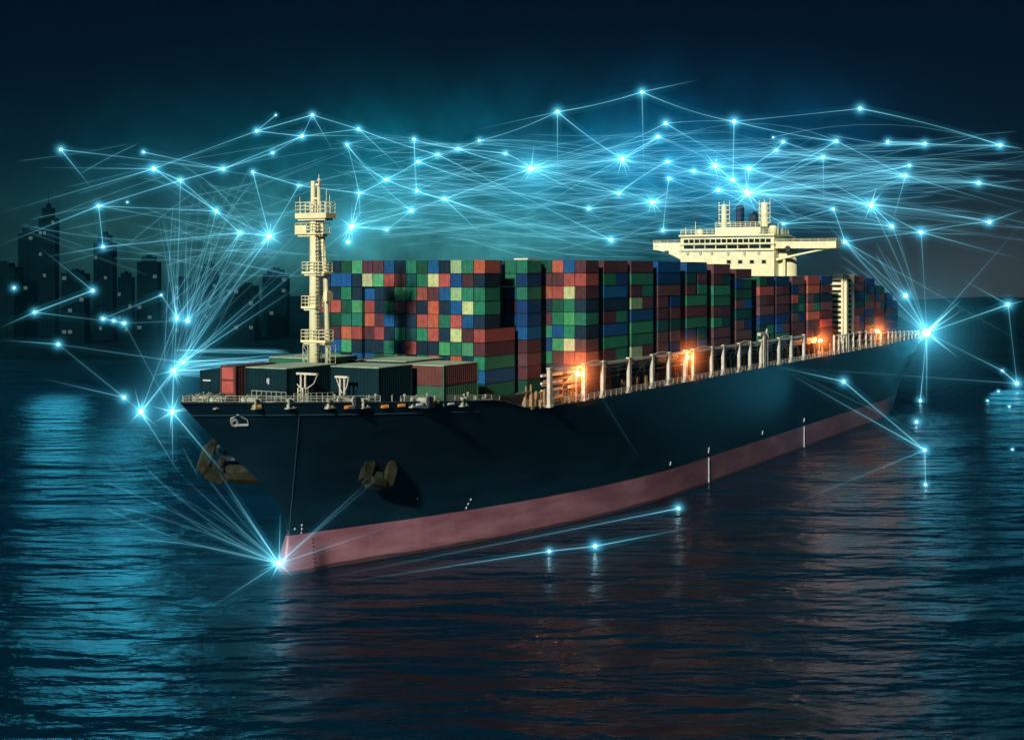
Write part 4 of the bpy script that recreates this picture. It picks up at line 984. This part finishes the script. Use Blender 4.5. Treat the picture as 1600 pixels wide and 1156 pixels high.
def node(k):
    px, py, Y, sz, place = N[k]; p = P(px, py, Y); d = Y / 330
    o = bpy.data.objects.new('light_node', core_mesh); COL.objects.link(o); o.location = p; q = d * sz * (1.0 if sz > .6 else .8)
    o.scale = (q, q, q); tag(o, 'glowing cyan light node ' + place, 'light node', 'glowing nodes of the network')
    h = bpy.data.objects.new('halo', halo_mesh); COL.objects.link(h); h.parent = o
    if k in ('a16', 'a17', 'a24', 'a26', 'a4', 'b10', 'b12', 'b17', 'b20', 'c19', 'c22', 'c14', 'd1'):
        h = bpy.data.objects.new('mist_glow', mist_mesh); COL.objects.link(h); h.parent = o; h.scale = (1 / sz, 1 / sz, 1 / sz)
    if sz >= 1.5:
        h = bpy.data.objects.new('outer_halo', wide_mesh); COL.objects.link(h); h.parent = o
        rr = random.Random(k); b = MB()
        for m in range(9):
            dv = Vector((rr.uniform(-1, 1), rr.uniform(-.3, .3), rr.uniform(-1, 1))).normalized() * rr.uniform(1.6, 3.6)
            b.path([dv * .05, dv * .4, dv * .7, dv], [.10, .07, .045, .02], 5, 0, False, [1.2, .55, .25, .05])
        r_ = b.build('ray', ray_mat, o, attr=True, norm=False)
    return o
for k in N: node(k)
# point lights added at chosen nodes to brighten the water and hull
for k, w in (('a29', 3500), ('a25', 16000), ('a22', 22000), ('a28', 12000), ('a24', 9000), ('a32', 500), ('d1', 7000), ('d6', 9000), ('d4', 3200), ('d5', 500)):
    ld = bpy.data.lights.new('node_lamp', 'POINT'); ld.energy = w; ld.color = (.06, .66, 1.0); ld.shadow_soft_size = 12
    lo = bpy.data.objects.new('node_lamp', ld); COL.objects.link(lo); lo.location = npos(k)
# past the three hundred largest strands: the hair-thin rest of the web
rs = random.Random(5); vs_ = MB()
def hair(p0, p1, st, bow):
    p0, p1 = Vector(p0), Vector(p1); ln = (p1 - p0).length; d = (p0 + p1).length / 2 / 330; sag = bow * ln
    ts = [0, .04, .12, .25, .4, .55, .7, .82, .92, .97, 1]; pts = [p0.lerp(p1, x) + Vector((0, 0, sag * 4 * x * (1 - x))) for x in ts]
    g = [st * (.5 + .5 * math.exp(-min(x, 1 - x) * ln / 25)) * min(1, min(x, 1 - x) * 8 + .15) for x in ts]
    vs_.path(pts, .075 * d, 4, 0, False, g); vs_.path(pts, .6 * d, 5, 1, False, [x * 2.6 for x in g])
for _ in range(210):
    x0 = rs.uniform(500, 1350); w = rs.uniform(90, 420); y0 = rs.gauss(275, 42); y1 = y0 + rs.gauss(0, 34)
    if x0 + w > 1590 or not (205 < y0 < 375 and 205 < y1 < 375): continue
    hair(P(x0, y0, rs.uniform(390, 470)), P(x0 + w, y1, rs.uniform(400, 490)), rs.uniform(.10, .36), rs.uniform(-.035, .035))
for _ in range(38):
    x0 = rs.uniform(-20, 380); x1 = x0 + rs.uniform(90, 300); y0 = rs.uniform(250, 430)
    hair(P(x0, y0, rs.uniform(400, 440)), P(x1, clamp(y0 + rs.gauss(-20, 60), 225, 430), rs.uniform(390, 430)), rs.uniform(.08, .26), rs.uniform(-.02, .02))
for _ in range(60):
    x0 = rs.uniform(520, 1020); x1 = x0 + rs.uniform(90, 330); y0 = rs.uniform(315, 398)
    hair(P(x0, y0, 420), P(x1, clamp(y0 + rs.gauss(0, 30), 300, 402), 430), rs.uniform(.08, .26), rs.uniform(-.02, .02))
for _ in range(26):
    x0 = rs.uniform(1180, 1460); y0 = rs.uniform(225, 345)
    hair(P(x0, y0, 490), P(x0 + rs.uniform(140, 420), clamp(y0 + rs.gauss(10, 35), 215, 420), 510), rs.uniform(.08, .24), rs.uniform(-.02, .02))
for _ in range(40):                                         # sheaf from the bow up to the glow beside the mast
    a_ = npos(rs.choice(['a26', 'a27', 'a24', 'a23'])); b_ = npos(rs.choice(['a16', 'a15', 'a14'])); j = lambda q: Vector((rs.gauss(0, q), 0, rs.gauss(0, q * .7)))
    hair(a_ + j(2.0), b_ + j(9), rs.uniform(.10, .32), rs.uniform(-.03, .03))
for _ in range(26): hair(npos('a27') + Vector((0, 0, rs.uniform(-1, 4))), P(rs.uniform(430, 475), rs.uniform(545, 582), 275), rs.uniform(.15, .4), rs.uniform(-.04, .04))
for _ in range(22): hair(npos('a16') + Vector((rs.gauss(0, 4), 0, rs.gauss(0, 3))), P(rs.uniform(200, 345), rs.uniform(250, 420), 410), rs.uniform(.1, .3), rs.uniform(-.05, .05))
for _ in range(26): hair(npos('c22') + Vector((rs.gauss(0, 6), 0, rs.gauss(0, 4))), P(rs.uniform(1230, 1590), rs.uniform(250, 360), 500), rs.uniform(.1, .3), rs.uniform(-.06, .06))
for _ in range(16): hair(npos('d1'), P(rs.uniform(1290, 1420), rs.uniform(330, 440), 520), rs.uniform(.12, .35), rs.uniform(-.03, .03))
for _ in range(12): hair(npos('a32'), W(rs.uniform(120, 330), rs.uniform(690, 850), 2), rs.uniform(.10, .3), rs.uniform(-.02, .02))
tag(vs_.build('hair_thin_strands', [beam_core, beam_halo], attr=True, norm=False), 'mass of hair-thin faint cyan strands filling the web between the nodes', 'light strands', kind='stuff')

# ------------------------------------------------------------------ night haze over the water
hm = bpy.data.materials.new('sea_haze'); hm.use_nodes = True; t = NT(hm.node_tree); t.n.clear()
pv = t.new('ShaderNodeVolumePrincipled'); pv.inputs['Color'].default_value = (.03, .32, .50, 1); pv.inputs['Density'].default_value = .00006
ho = t.new('ShaderNodeOutputMaterial'); t.l.new(pv.outputs[0], ho.inputs['Volume'])
b = MB(); b.box(-1400, 1400, -250, 1600, -1, 135); tag(b.build('haze', hm), kind='stuff')
